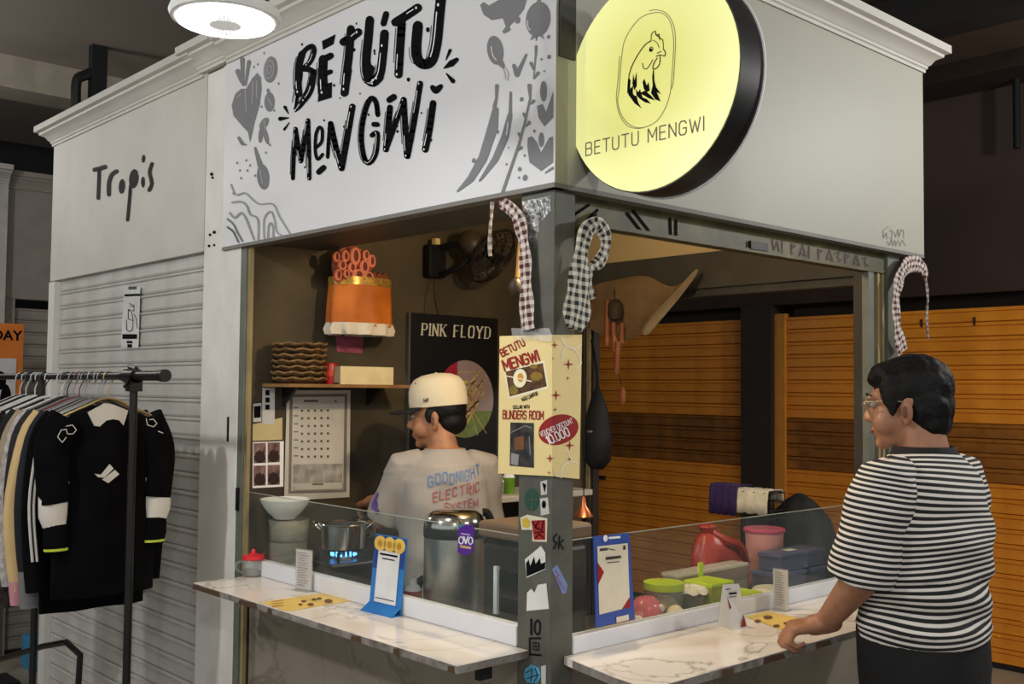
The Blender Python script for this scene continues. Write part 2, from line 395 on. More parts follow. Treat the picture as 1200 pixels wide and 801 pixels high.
# ------------------------------------------------------------------ neighbouring white stall
def cornice(path, prof, part=None):
    """moulding swept along a plan path; profile = (projection, height); outward is to the right of the path"""
    P = [Vector((x, y, 0)) for x, y in path]; rings = []
    for i, p in enumerate(P):
        d0 = (P[i]-P[i-1]).normalized() if i else None; d1 = (P[i+1]-P[i]).normalized() if i < len(P)-1 else None
        n = lambda d: Vector((d.y, -d.x, 0))
        if d0 is None: o = n(d1)
        elif d1 is None: o = n(d0)
        else:
            o = n(d0)+n(d1); o = o/(o.dot(n(d0)))
        rings.append([p + o*a + Vector((0, 0, z)) for a, z in prof])
    return MB().loft(rings[part[0]:part[1]] if part else rings)
CP = [(-.03, 2.795), (.008, 2.795), (.008, 2.806), (.014, 2.81), (.014, 2.818), (.022, 2.824), (.034, 2.842), (.05, 2.85), (.056, 2.853), (.058, 2.862), (.076, 2.868), (.076, 2.897), (-.03, 2.897)]
tr = thing('neighbour_stall_fascia', (0, 2.75, 2.11), 'white fascia with a black hand-painted word above the white roller shutter', 'fascia')
MB().box(0, .014, 1.907, 3.58, 2.116, 2.86).build('board', M_white2, tr, world=True)
cornice([(.10, 3.58), (0, 3.58), (0, 1.93)], CP).build('cornice', M_white2, tr, world=True, smooth=30)
c7 = crop(100, 175, 8.9)
TX = lambda e: (lambda px, py: A(px, py, x=-e))
word = []
for pts, w in (([(95, 212), (150, 200), (205, 182)], 46), ([(145, 205), (140, 350), (134, 508)], 38), ([(245, 470), (247, 350), (275, 265), (325, 228)], 44),
               ([(470, 380), (460, 520), (440, 735)], [36, 34, 26]), ([(695, 150), (670, 235), (688, 320), (690, 370), (665, 425)], 38)):
    word += stroke(c7(spl(pts, 4)), (w if not isinstance(w, list) else w[1])/8.9, 10)
word += [c7(circ(380, 385, 33, 78, .08)), c7(circ(505, 305, 48, 100, .1)), c7(circ(600, 340, 20, 58)), c7(circ(605, 97, 18, 42, .1))]
paint_split('letter', word, TX(.002), M_black, tr)
ws = shutter('roller_shutter', (.03, 1.908, 0), 0, 1.59, 2.11, .0725, PW, M_slatw, 'white roller shutter behind the clothes rack')
struct('wall_left', MB().box(.12, 1.0, 1.91, 1.94, 0, 2.9).box(.12, 1.0, 3.54, 3.58, 0, 2.9).box(.9, 1.0, 1.91, 3.58, 0, 2.9).box(.12, 1.0, 1.91, 3.56, 2.87, 2.9), M_white2, 'pale shell of the closed white stall on the left', 'wall')
struct('trim_6', MB().box(-.005, .06, 3.50, 3.58, 0, 2.11), M_white, 'white door jamb at the far end of the white shutter', 'jamb')
# notice on the shutter
nt_ = thing('wash_hands_notice', A(153, 400, x=.015), 'narrow white notice with a bottle drawing on the white shutter', 'notice')
NX = lambda e: (lambda px, py: A(px, py, x=.014-e))
c8 = crop(130, 325, 8.9)
q = [A(*c8([p])[0], x=.014) for p in ((135, 95), (305, 100), (285, 735), (105, 735))]
MB().prism(q, (.001, 0, 0)).build('sheet', mat('notice_paper', (212, 212, 208), .7), nt_, world=True)
ink = []
for P in ([(150, 185), (295, 180)],): ink += stroke(c8(P), 24/8.9)
ink += [c8([(120, 590), (272, 590), (272, 640), (120, 640)]), c8([(165, 660), (225, 660), (225, 685), (165, 685)]), c8([(172, 695), (220, 695), (220, 730), (172, 730)])]
for P in ([(160, 440), (165, 540), (195, 565), (225, 545), (232, 450), (215, 360), (180, 340), (180, 430), (232, 450)], [(190, 270), (240, 290), (240, 350), (180, 330)], [(200, 300), (240, 300)], [(240, 380), (265, 430), (275, 530)]):
    ink += stroke(c8(P), 7/8.9, 6)
paint('print', ink, NX(.001), M_char, nt_)
paint('green_mark', [c8([(182, 95), (268, 92), (268, 122), (182, 126)])], NX(.001), mat('dark_green_print', (48, 72, 56), .6), nt_)
# ------------------------------------------------------------------ far grey stall
fs = thing('far_stall_fascia', (.4, 4.75, 2.11), 'grey fascia of the far stall left of the white one', 'fascia')
M_far = mat('far_grey_paint', (150, 146, 138), .7, var=.06)
MB().box(-1.6, 3.0, 4.75, 4.85, 2.11, 2.84).build('board', M_far, fs, world=True)
MB().box(-.5, .12, 4.68, 4.75, 0, 2.86).build('pilaster', mat('far_pilaster', (178, 176, 170), .65), fs, world=True)
cornice([(-1.6, 4.74), (3.0, 4.74)], [(a*.6, z-.03) for a, z in CP]).build('cornice', M_far, fs, world=True, smooth=30)
cornice([(-.5, 4.68), (.12, 4.68)], [(a*1.1, z-.02) for a, z in CP]).build('pilaster_cap', _m['far_pilaster'], fs, world=True, smooth=30)
shutter('roller_shutter', (3.0, 4.80, 0), PI/2, 2.86, 2.04, .0725, PW, M_slatf, 'grey roller shutter of the far stall beyond the clothes rack')
struct('trim_7', MB().box(.12, .2, 4.76, 4.86, 0, 2.11), M_far, 'grey jamb of the far shutter', 'jamb')
# small far things above
hg = thing('pipe_hanger', A(115, 85, y=4.4), 'black steel pipe hanger under the ceiling above the white stall', 'hanger')
a, b = A(115, 70, y=4.4), A(115, 120, y=4.4)
MB().box(a.x-.045, a.x+.045, 4.37, 4.43, b.z-.1, CZ).build('drop_post', M_darkwall, hg, world=True)
MB().tube(spl([A(112, 83, y=4.4), A(100, 88, y=4.4), A(90, 95, y=4.4), A(89, 125, y=4.4)], 4), .03, 8).build('elbow_pipe', M_metal, hg, world=True, smooth=True)
a = A(1191, 100, x=4.3)
solo('drop_rod', MB().cyl((4.3, a.y, 3.0), (4.3, a.y, 3.42), .02), M_black, 'black rod hanging by the brown wall at the upper right', 'rod')
pa = A(8, 405, y=4.2)
ps = thing('sale_poster', A(0, 440, y=4.2), 'orange and white poster on a stand at the left edge', 'poster')
MB().box(pa.x-.2, pa.x+.085, 4.2, 4.21, 1.3, 1.93).build('board', mat('poster_orange', (216, 122, 46), .5), ps, world=True)
MB().box(pa.x-.2, pa.x+.05, 4.194, 4.2, 1.34, 1.74).build('white_panel', mat('poster_white', (205, 205, 205), .5), ps, world=True)
MB().box(pa.x-.08, pa.x-.05, 4.2, 4.23, 0, 1.3).build('stand_pole', M_metal, ps, world=True)
MB().box(pa.x-.22, pa.x+.09, 4.1, 4.33, 0, .02).build('stand_foot', M_metal, ps, world=True)
paint('letters', shift(text_polys('DAY', .075, 'RIGHT', .002), pa.x+.075, 1.84), lambda u, v: Vector((u, 4.1985, v)), M_char, ps)
paint('silhouette', [circ(pa.x+.0, 1.5, .03, .1), circ(pa.x-.03, 1.62, .03, .05)], lambda u, v: Vector((u, 4.192, v)), M_char, ps)
bx = A(52, 722, y=4.4)
solo('blue_box', MB().box(bx.x-.09, bx.x+.12, 4.3, 4.5, .0, .18, .008), mat('blue_plastic', (52, 130, 170), .5), 'small blue box on the floor under the clothes rack', 'box')
# ------------------------------------------------------------------ the food stall: column, fascias, light box
cl = thing('stall_column', (0, 1.75, 0), 'scuffed white column between the white shutter and the open food stall', 'column')
MB().box(.0, .12, 1.765, 1.905, 0, 2.80, .004).build('left_face', mat('column_pale', (224, 221, 214), .6, var=.05, scale=5), cl, world=True)
MB().box(-.006, .12, 1.60, 1.765, 0, 2.80, .004).build('right_face', mat('column_white', (232, 230, 224), .6, scale=5, rgb2=(210, 206, 197)), cl, world=True)
cornice([(0.02, 1.92), (0.0, 1.92), (0, 1.70)], [(a+.012, z+.012) for a, z in CP]).build('cornice', M_white2, cl, world=True, smooth=30)
MB().box(-.0075, -.006, 1.66, 1.675, 1.40, 1.49).build('latch', M_metal, cl, world=True)
spots = [circ(*p, r) for p, r in (((248, 204), 2), ((246, 275), 1.6), ((251, 272), 2), ((245, 288), 1.6), ((251, 287), 1.4), ((249, 208), 1.5))]
paint('screw_holes', spots, TX(.001), M_char, cl)
FZ0, FZ1 = 2.112, 2.80
fa = thing('sign_fascia', (0, .85, FZ0), 'white fascia board with black hand lettering and grey food drawings', 'sign board')
MB().box(-.015, .03, -.015, 1.725, FZ0, FZ1).build('board', M_board, fa, world=True)
MB().box(-.017, .03, -.016, 1.725, FZ0-.012, FZ0).build('lower_edge', mat('fascia_edge', (120, 118, 112), .6), fa, world=True)
cornice([(0-.015, 1.71), (-.015, -.015), (1.915, -.015), (1.915, .6)], CP, (0, 2)).build('cornice', M_white2, fa, world=True, smooth=30)
FX = lambda e: (lambda px, py: A(px, py, x=-.0155-e))
k1 = crop(320, 0, 5.4545); k2 = crop(320, 60, 5.0045); k3 = crop(260, 50, 3.34); k4 = crop(530, 0, 3.4846)
L1 = [([(185, 345), (165, 420), (160, 520), (165, 600)], 46), ([(175, 380), (205, 320), (250, 295), (262, 330), (240, 390), (200, 430)], 32), ([(190, 440), (245, 450), (255, 510), (235, 590), (190, 650)], 36),
      ([(320, 378), (318, 480), (322, 590)], 58), ([(325, 378), (368, 356)], 42), ([(340, 468), (368, 458)], 30),
      ([(497, 185), (487, 330), (470, 470), (458, 590)], 52), ([(450, 268), (500, 240), (545, 205)], 52),
      ([(618, 128), (608, 250), (595, 390), (603, 480), (635, 515), (680, 480), (698, 380), (712, 215)], 56), ([(600, 420), (612, 500), (640, 525), (678, 490)], 62), ([(706, 150), (722, 90)], 40),
      ([(782, 142), (850, 100), (925, 50)], 56), ([(822, 150), (812, 300), (802, 475)], 54),
      ([(925, 165), (915, 300), (925, 380), (965, 410), (1015, 385), (1045, 270), (1060, 120), (1075, -40)], 66)]
L2 = [([(160, 130), (145, 230), (128, 350)], [30, 34, 12]), ([(240, 120), (215, 220), (165, 310), (130, 352)], [34, 36, 30, 12]), ([(440, 110), (418, 245)], 46), ([(575, 100), (560, 175), (590, 190)], 40),
      ([(116, 745), (122, 600), (132, 455)], 24), ([(132, 455), (148, 560), (162, 645)], 26), ([(165, 640), (185, 520), (205, 405)], 26), ([(205, 405), (210, 580), (212, 745)], 26),
      ([(250, 565), (285, 530), (288, 462), (268, 448), (250, 500), (248, 590), (263, 632), (290, 605)], 20), ([(268, 708), (296, 682)], 34),
      ([(320, 620), (326, 520), (334, 420)], 22), ([(338, 425), (365, 550), (398, 680)], 34), ([(402, 685), (435, 500), (465, 325)], 38),
      ([(614, 372), (602, 295), (570, 280), (535, 370), (518, 500), (532, 615), (562, 655), (602, 600), (612, 485), (580, 492)], 30), ([(590, 428), (612, 430)], 30),
      ([(685, 330), (675, 450), (662, 575)], 36), ([(662, 575), (715, 430), (765, 285)], 32), ([(766, 285), (775, 450), (785, 612)], 36), ([(788, 615), (825, 420), (862, 190)], 36), ([(682, 285), (708, 268)], 38),
      ([(938, 305), (918, 450), (893, 575)], 40), ([(935, 212), (955, 228), (985, 205)], [30, 44, 26])]
blk, hi, thin = [], [], []
for kk, sc, LL in ((k1, 5.4545, L1), (k2, 5.0045, L2)):
    for pts, w in LL:
        P = spl(pts, 4) if len(pts) > 2 else pts; n = len(P)
        if isinstance(w, list): ww = [w[min(int(i/4), len(w)-2)]*(1-(i/4-min(int(i/4), len(w)-2))) + w[min(int(i/4), len(w)-2)+1]*(i/4-min(int(i/4), len(w)-2)) for i in range(n)] if len(pts) > 2 else w
        else: ww = [w]*n
        Q = kk(P); blk += stroke(Q, [v/sc for v in ww], 10)
        wm = max(ww)/sc; L = sum(math.dist(Q[i], Q[i+1]) for i in range(n-1))
        if wm > 4.5 and L > 18 and len(pts) > 2:
            i0, i1 = int(n*.62), int(n*.9)
            hi += stroke([(x-wm*.27, y) for x, y in Q[i0:i1]], wm*.1, 6); hi.append(circ(Q[min(i1, n-1)][0]-wm*.2, Q[min(i1, n-1)][1], wm*.1, wm*.16))
            thin += stroke([(x-wm*.68, y+.6) for x, y in Q[int(n*.15):int(n*.85)]], .7, 5)
blk += [k1([(312, 262), (400, 218), (386, 282), (318, 318)]), k2([(270, 197), (346, 182), (344, 272), (262, 297)]), k2([(262, 100), (300, 90), (300, 240), (262, 250)])]
for pts, w in (([(1106, 380), (1131, 322)], [8, 22]), ([(1092, 436), (1140, 405), (1175, 380)], [8, 44, 26]), ([(1108, 470), (1150, 518)], [10, 30])): blk += stroke(k1(pts), [v/5.45 for v in w])
for pts, w in (([(90, 365), (70, 328)], [6, 20]), ([(92, 390), (42, 396)], [6, 26]), ([(95, 418), (66, 458)], [5, 15])): blk += stroke(k2(pts), [v/5 for v in w])
for x, y, r in ((865, 508, 10), (990, 190, 12), (648, 325, 7), (648, 342, 6), (518, 318, 8), (390, 545, 7), (185, 283, 6), (532, 150, 5)): blk.append(k1(circ(x, y, r, r*1.4)))
for x, y, r in ((560, 372, 6), (415, 442, 5), (730, 470, 7), (730, 440, 4), (926, 520, 7), (870, 362, 5), (300, 405, 5), (186, 680, 5), (392, 275, 4), (510, 248, 4)): blk.append(k2(circ(x, y, r, r*1.3)))
paint_split('letter', blk, FX(.001), M_char, fa)
paint('letter_highlights', hi, FX(.002), M_hl, fa); paint('letter_outline', thin, FX(.001), M_char, fa)
g1, g2, g3 = [], [], []
g1 += [k3([(38, 245), (52, 200), (75, 180), (95, 180), (118, 140), (138, 118), (152, 135), (155, 180), (148, 240), (128, 310), (110, 390), (102, 350), (70, 315), (45, 285)]),
       k3(circ(190, 105, 27, 52, .1)), k3(circ(186, 232, 20, 38)), k3(circ(165, 315, 14, 26, .6)), k3(circ(152, 360, 9, 32, .1)), k3(circ(172, 365, 9, 34, -.25)), k3(circ(161, 525, 24, 50, -.1))]
for pts, w in (([(62, 112), (76, 155)], [20, 10]), ([(80, 65), (82, 165)], [18, 10]), ([(106, 75), (92, 165)], [16, 9]), ([(130, 412), (150, 480)], [10, 22]), ([(180, 185), (186, 205)], 12), ([(66, 372), (80, 395), (95, 400)], [12, 14, 5])): g1 += stroke(k3(pts), [v/3.34 for v in (w if isinstance(w, list) else [w]*len(pts))])
for x, y in ((165, 40), (140, 85), (125, 95), (222, 160), (205, 265), (188, 400), (172, 430), (130, 520), (60, 470), (70, 500), (95, 460), (110, 480), (75, 530), (100, 500), (45, 590), (155, 250)): g1 += [k3(circ(x, y, 3.2, 5))]
for x, y, r, s in ((186, 105, 17, 36), (186, 105, 8, 16)): g2 += stroke(k3(circ(x, y, r, s, .1)+[(x+r, y)]), 1.3, 5)
for pts in ([(60, 215), (75, 200)], [(92, 185), (96, 270)], [(122, 150), (118, 240)], [(137, 150), (136, 215)], [(165, 305), (170, 340)], [(150, 500), (158, 550)], [(180, 215), (196, 245)]): g2 += stroke(k3(pts), 1.4, 5)
for i, pts in enumerate(([(35, 555), (55, 595), (90, 588), (125, 618), (150, 632), (200, 632), (225, 680), (265, 745)], [(40, 625), (75, 622), (98, 640), (110, 672), (140, 690), (142, 770)], [(30, 665), (50, 685), (75, 665), (95, 690), (110, 730), (125, 770)], [(22, 690), (45, 710), (60, 740), (80, 775)], [(22, 722), (45, 740), (65, 780)], [(165, 765), (165, 690), (190, 660), (205, 690), (215, 740), (240, 755)], [(180, 765), (182, 720), (192, 705), (200, 725), (200, 762)])):
    (g2 if i in (0, 5) else g1 if i in (3, 4) else g2).extend(stroke(k3(spl(pts, 4)), 2.3 if i not in (0, 5) else 1.8, 7))
g1 += [k4([(113, 20), (128, 8), (150, 22), (205, -10), (305, -10), (292, 38), (250, 88), (232, 108), (238, 122), (210, 138), (204, 128), (218, 108), (206, 74), (160, 82), (128, 60)]),
       k4(circ(350, 78, 50, 72, .15)), k4(circ(175, 205, 33, 60, -.15)), k4(circ(372, 372, 14, 42)), k4(circ(363, 570, 11, 30)),
       k4([(345, 432), (368, 424), (382, 458), (412, 372), (412, 478), (376, 515), (352, 480)]), k4([(308, 562), (325, 556), (345, 580), (362, 622), (395, 562), (411, 556), (411, 662), (362, 698), (315, 662), (306, 600)])]
for pts, w in (([(350, 20), (358, -12)], [20, 12]), ([(340, 140), (322, 160)], [16, 5]), ([(345, 140), (342, 165)], [12, 4]), ([(358, 140), (372, 156)], [12, 4]), ([(195, 255), (210, 275)], [26, 14]), ([(252, 268), (264, 305), (302, 222)], [16, 20, 8]),
               ([(176, 448), (165, 520), (125, 645), (75, 730), (22, 780)], [26, 42, 36, 28, 8]), ([(182, 350), (180, 400), (172, 435)], [16, 10, 16]), ([(235, 470), (215, 560), (175, 650), (112, 738)], [20, 30, 26, 8]), ([(238, 378), (236, 460)], [10, 14]),
               ([(315, 350), (318, 400), (296, 500), (272, 590), (205, 786)], [18, 8, 9, 10, 12]), ([(342, 190), (340, 230), (332, 320)], [12, 7, 4]), ([(332, 285), (322, 258)], [6, 14]), ([(334, 320), (350, 298)], [6, 15]), ([(302, 490), (292, 465)], [6, 13]), ([(300, 515), (314, 500)], [6, 14]), ([(278, 565), (272, 545)], [6, 12]), ([(270, 612), (282, 602)], [6, 13]), ([(320, 425), (332, 412)], [5, 14]), ([(380, 705), (410, 685)], [6, 10])):
    g1 += stroke(k4(pts), [v/3.4846 for v in w])
for x, y, r in ((266, 82, 11), (393, 150, 6), (395, 232, 7), (364, 242, 4), (283, 405, 7), (275, 690, 7), (297, 725, 10), (272, 725, 4), (88, 655, 8), (185, 538, 6), (335, 535, 5), (375, 290, 3), (222, 670, 4), (230, 602, 3), (295, 635, 4)): g1.append(k4(circ(x, y, r, r*1.3, .3)))
for pts in ([(160, 190), (165, 225), (180, 245)], [(308, 85), (310, 110), (318, 122)], [(228, 500), (222, 550)]): g3 += stroke(k4(spl(pts, 3)), 1.6, 6)
g3 += stroke(k4([(205, 280), (214, 300), (212, 322), (222, 325), (228, 300), (215, 275)]), 1.5, 6)
paint_split('food_drawing', g1, FX(.001), M_gray, fa); paint_split('pale_drawing', g2, FX(.0018), M_gray2, fa); paint('drawing_highlights', g3, FX(.0022), M_gray3, fa)
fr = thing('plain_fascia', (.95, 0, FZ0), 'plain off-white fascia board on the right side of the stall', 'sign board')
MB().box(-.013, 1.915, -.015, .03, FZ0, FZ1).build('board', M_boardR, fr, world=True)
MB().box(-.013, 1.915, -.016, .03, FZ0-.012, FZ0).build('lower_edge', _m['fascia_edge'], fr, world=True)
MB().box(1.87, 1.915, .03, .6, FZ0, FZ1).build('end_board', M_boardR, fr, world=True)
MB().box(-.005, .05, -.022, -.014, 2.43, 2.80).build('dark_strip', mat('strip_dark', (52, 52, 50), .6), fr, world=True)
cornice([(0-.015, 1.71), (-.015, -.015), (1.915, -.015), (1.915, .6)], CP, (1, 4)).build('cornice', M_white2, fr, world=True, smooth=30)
sc = []
cs = crop(980, 230, 8.007)
for pts in ([(490, 280), (440, 320), (445, 390), (470, 340), (480, 400)], [(500, 330), (520, 310), (525, 390), (500, 390)], [(540, 330), (560, 380), (580, 310), (590, 380), (610, 310), (632, 320), (636, 390)], [(480, 420), (500, 460), (520, 400), (530, 465), (550, 410), (560, 465), (580, 410), (600, 465), (620, 410), (650, 460)]):
    sc += stroke(cs(pts), .55, 5)
paint('pencil_scribble', sc, lambda px, py: A(px, py, y=-.0165), mat('pencil', (120, 118, 110), .7), fr)
# round light box, projecting from the right fascia, facing the same way as the lettered board
SX, SY, SZ, SR = .06, -.248, 2.330, .263
lb = thing('round_light_box', (SX+.045, SY, SZ-SR), 'round glowing yellow sign with a rooster head in an oval', 'light box')
def lit_face():
    m = mat('lit_yellow', (250, 246, 140), .35, var=0, emit=.54); nt = m.node_tree; N = nt.nodes.new; L = nt.links.new; b = nt.nodes['Principled BSDF']
    tc = N('ShaderNodeTexCoord'); mp = N('ShaderNodeMapping'); mp.inputs['Location'].default_value = (0, 0, -SR); ln = N('ShaderNodeVectorMath'); ln.operation = 'LENGTH'
    L(tc.outputs['Object'], mp.inputs[0]); L(mp.outputs[0], ln.inputs[0])
    rp = N('ShaderNodeValToRGB'); e = rp.color_ramp.elements          # edge-lit panel: the rim of LEDs glows brightest
    e[0].position = .11; e[0].color = (*lin((226, 222, 118)), 1); e[1].position = .262; e[1].color = (*lin((255, 255, 176)), 1); L(ln.outputs['Value'], rp.inputs[0])
    L(rp.outputs[0], b.inputs['Emission Color']); b.inputs['Base Color'].default_value = (.3, .3, .1, 1)
    for l in list(nt.links):
        if l.to_node == b and l.to_socket.name == 'Base Color': nt.links.remove(l)
    return m
def disc(x0, x1, r, n=64): return MB().loft([[Vector((x, SY+r*math.cos(2*PI*i/n), SZ+r*math.sin(2*PI*i/n))) for i in range(n)] for x in (x0, x1)])
disc(SX+.004, SX+.09, SR).build('drum', mat('light_box_black', (18, 18, 18), .4, var=.1), lb, world=True, smooth=30)
disc(SX, SX+.004, SR-.003).build('lit_face', lit_face(), lb, world=True)
tr_ = MB()
for x in (SX+.0905,): tr_.loft([[Vector((x+dx, SY+r*math.cos(2*PI*i/64), SZ+r*math.sin(2*PI*i/64))) for i in range(64)] for dx, r in ((0, SR-.004), (0, SR+.004), (.004, SR+.004), (.004, SR-.004))], cap=False)
tr_.build('rear_trim', M_hl, lb, world=True)
MB().box(SX+.03, SX+.06, -.02, .0, SZ-.1, SZ+.1).build('bracket', M_metal, lb, world=True)
SXf = lambda e: (lambda px, py: A(px, py, x=SX-e))
k5 = crop(720, 0, 5.0)
M_ol = mat('oval_grey', (104, 100, 78), .5); M_tx = mat('sign_text_brown', (110, 84, 72), .5)
ol = []
ol += stroke(k5(spl([(335, 520), (345, 480), (352, 380), (358, 220), (340, 130), (300, 75), (245, 58), (205, 63)], 6)), .8, 6)
ol += stroke(k5(spl([(318, 580), (330, 520), (345, 330), (345, 210), (325, 125), (285, 80), (230, 75), (160, 100), (100, 165), (60, 240), (42, 340), (28, 520), (20, 590), (40, 670), (90, 730), (160, 748), (240, 715), (290, 650), (318, 580)], 6)), .8, 6)
ol += stroke(k5(spl([(32, 330), (20, 480), (12, 580), (30, 670), (75, 735), (130, 752), (170, 748)], 6)), .8, 6)
paint('oval_outline', ol, SXf(.001), M_ol, lb)
rb, rw = [], []
rw += [k5([(215, 235), (220, 195), (240, 180), (262, 200), (285, 235), (285, 285), (298, 305), (295, 328), (268, 330), (262, 385), (240, 400), (228, 400), (228, 470), (275, 550), (250, 560), (270, 595), (215, 605), (160, 635), (120, 600), (80, 560), (78, 500), (95, 410), (130, 330), (180, 260)])]
for pts, w in (([(215, 240), (180, 262), (135, 325), (98, 400), (82, 470), (78, 545)], 6), ([(215, 240), (218, 200), (240, 182), (244, 205), (262, 200), (264, 220), (284, 235), (286, 285)], 5), ([(240, 190), (252, 215)], 5), ([(255, 205), (268, 235)], 5), ([(225, 235), (250, 250), (262, 280)], 4),
               ([(286, 285), (298, 305), (295, 328), (270, 322), (245, 330)], 6), ([(250, 312), (275, 300)], 5), ([(268, 330), (265, 375), (242, 402), (225, 400), (235, 365), (250, 340)], 6), ([(165, 370), (172, 400), (190, 402), (208, 380), (225, 350)], 5), ([(205, 290), (215, 275), (226, 285), (216, 302), (204, 296)], 5)):
    rb += stroke(k5(spl(pts, 3)), w/5, 6)
rb.append(k5(circ(214, 291, 8, 8)))
for P in ([(228, 400), (232, 400), (235, 470), (245, 510), (275, 552), (250, 540), (272, 595), (240, 582), (215, 545), (225, 500), (222, 450)], [(82, 450), (95, 470), (92, 520), (110, 500), (108, 545), (125, 575), (160, 636), (118, 605), (82, 555), (78, 500)], [(125, 520), (140, 540), (150, 520), (165, 570), (190, 580), (215, 607), (180, 600), (150, 580), (130, 560)],
          [(110, 430), (118, 470), (130, 420), (132, 500), (118, 530), (105, 490)], [(165, 480), (175, 460), (190, 500), (200, 480), (208, 530), (190, 540), (172, 520)], [(150, 545), (180, 530), (215, 560), (240, 590), (200, 575)], [(110, 560), (130, 560), (140, 600), (120, 590)]): rb.append(k5(P))
paint('rooster_head', rb, SXf(.0015), M_char, lb, label='black ink rooster head')
# light-box lettering drawn with a thin stroke alphabet
GL = {'B': [[(0, 0), (0, 1), (.42, 1), (.5, .88), (.5, .64), (.42, .53), (0, .53)], [(.42, .53), (.54, .42), (.54, .12), (.42, 0), (0, 0)]], 'E': [[(.48, 0), (0, 0), (0, 1), (.48, 1)], [(0, .52), (.42, .52)]], 'T': [[(0, 1), (.6, 1)], [(.3, 1), (.3, 0)]],
      'U': [[(0, 1), (0, .18), (.12, 0), (.42, 0), (.54, .18), (.54, 1)]], 'M': [[(0, 0), (0, 1), (.34, .3), (.68, 1), (.68, 0)]], 'N': [[(0, 0), (0, 1), (.54, 0), (.54, 1)]], 'G': [[(.54, .8), (.42, 1), (.12, 1), (0, .82), (0, .18), (.12, 0), (.42, 0), (.54, .18), (.54, .48), (.3, .48)]],
      'W': [[(0, 1), (.2, 0), (.4, .8), (.6, 0), (.8, 1)]], 'I': [[(0, 0), (0, 1)]], ' ': [], 'P': [[(0, 0), (0, 1), (.42, 1), (.54, .86), (.54, .6), (.42, .47), (0, .47)]], 'K': [[(0, 0), (0, 1)], [(.54, 1), (0, .42)], [(.16, .58), (.56, 0)]], 'F': [[(0, 0), (0, 1), (.5, 1)], [(0, .52), (.4, .52)]], 'L': [[(0, 1), (0, 0), (.48, 0)]],
      'O': [[(.12, 0), (0, .18), (0, .82), (.12, 1), (.46, 1), (.58, .82), (.58, .18), (.46, 0), (.12, 0)]], 'Y': [[(0, 1), (.3, .45), (.6, 1)], [(.3, .45), (.3, 0)]], 'D': [[(0, 0), (0, 1), (.36, 1), (.56, .8), (.56, .2), (.36, 0), (0, 0)]], 'R': [[(0, 0), (0, 1), (.42, 1), (.54, .86), (.54, .62), (.42, .5), (0, .5)], [(.26, .5), (.56, 0)]],
      'S': [[(.52, .82), (.4, 1), (.12, 1), (0, .84), (0, .64), (.12, .53), (.4, .47), (.52, .36), (.52, .16), (.4, 0), (.12, 0), (0, .18)]], 'C': [[(.54, .8), (.42, 1), (.12, 1), (0, .82), (0, .18), (.12, 0), (.42, 0), (.54, .2)]], 'H': [[(0, 0), (0, 1)], [(.54, 0), (.54, 1)], [(0, .52), (.54, .52)]], 'V': [[(0, 1), (.3, 0), (.6, 1)]],
      '1': [[(0, .8), (.16, 1), (.16, 0)]], '0': [[(.12, 0), (0, .18), (0, .82), (.12, 1), (.4, 1), (.52, .82), (.52, .18), (.4, 0), (.12, 0)]], '.': [[(0, 0), (.02, 0)]], 'A': [[(0, 0), (.3, 1), (.6, 0)], [(.1, .34), (.5, .34)]], 'J': [[(.4, 1), (.4, .16), (.3, 0), (.1, 0), (0, .16)]], 'X': [[(0, 0), (.55, 1)], [(0, 1), (.55, 0)]], 'Z': [[(0, 1), (.5, 1), (0, 0), (.52, 0)]]}
def line_text(s, h=1., w=.1, gap=.26, n=6):
    out = []; x = 0
    for ch in s:
        for pl in GL[ch]: out += stroke([(x+a*h, b*h) for a, b in pl], w*h, n)
        x += (max([a for pl in GL[ch] for a, b in pl] or [.3]) + gap)*h
    return out, x-gap*h
pol, wd = line_text('BETUTU MENGWI', 1., .1, .27)
pa_, pb_ = A(687, 182, x=SX), A(825, 165, x=SX)
hh = .0315
paint('sign_lettering', [[(x*(pa_.y-pb_.y)/wd, y*hh) for x, y in P] for P in pol], lambda u, v: Vector((SX-.001, pa_.y-u, pa_.z+v-.001)), M_tx, lb, label='thin brown capital lettering')
# ------------------------------------------------------------------ corner post with stickers
po = thing('corner_post', (.037, .06, 0), 'grey steel corner post covered in stickers', 'post')
MB().box(0, .075, 0, .122, 0, FZ0-.012, .003).build('shaft', M_post, po, world=True)
PXf = lambda e: (lambda px, py: A(px, py, x=-e)); PYf = lambda e: (lambda px, py: A(px, py, y=-e))
paint('foil_patch', [[(612, 236), (645, 229), (645, 247), (632, 262), (628, 292), (616, 275)]], PXf(.001), mat('foil', (190, 192, 194), .3, .8, scale=90, rgb2=(90, 92, 92), bump=.8), po, label='crumpled silver foil')
k6 = crop(580, 550, 3.191)
paint('sticker', [k6(circ(138, 112, 27, 42))], PXf(.001), mat('sticker_green', (30, 78, 62), .5), po, label='round dark green sticker')
paint('sticker', stroke(k6([(138, 72), (138, 152)]), 1.2)+stroke(k6([(112, 112), (165, 112)]), 1.2), PXf(.0016), M_post, po)
paint('sticker', [k6([(170, 45), (195, 38), (195, 92), (172, 95)])], PXf(.001), mat('sticker_pale', (196, 196, 190), .5), po, label='small white sticker')
paint('sticker', [k6([(168, 108), (198, 104), (204, 165), (172, 172)])], PXf(.001), mat('sticker_pale', (196, 196, 190), .5), po)
paint('sticker', [k6(circ(183, 130, 8, 15)), k6([(176, 48), (192, 56), (186, 88)])], PXf(.0016), M_char, po)
paint('sticker', [k6([(94, 180), (120, 168), (196, 182), (194, 270), (140, 268), (140, 225), (100, 225)])], PXf(.001), mat('sticker_cream', (222, 214, 188), .5), po)
paint('sticker', [k6([(100, 186), (118, 178), (132, 195), (126, 218), (104, 214)])], PXf(.0016), mat('sticker_yellow', (206, 180, 60), .5), po)
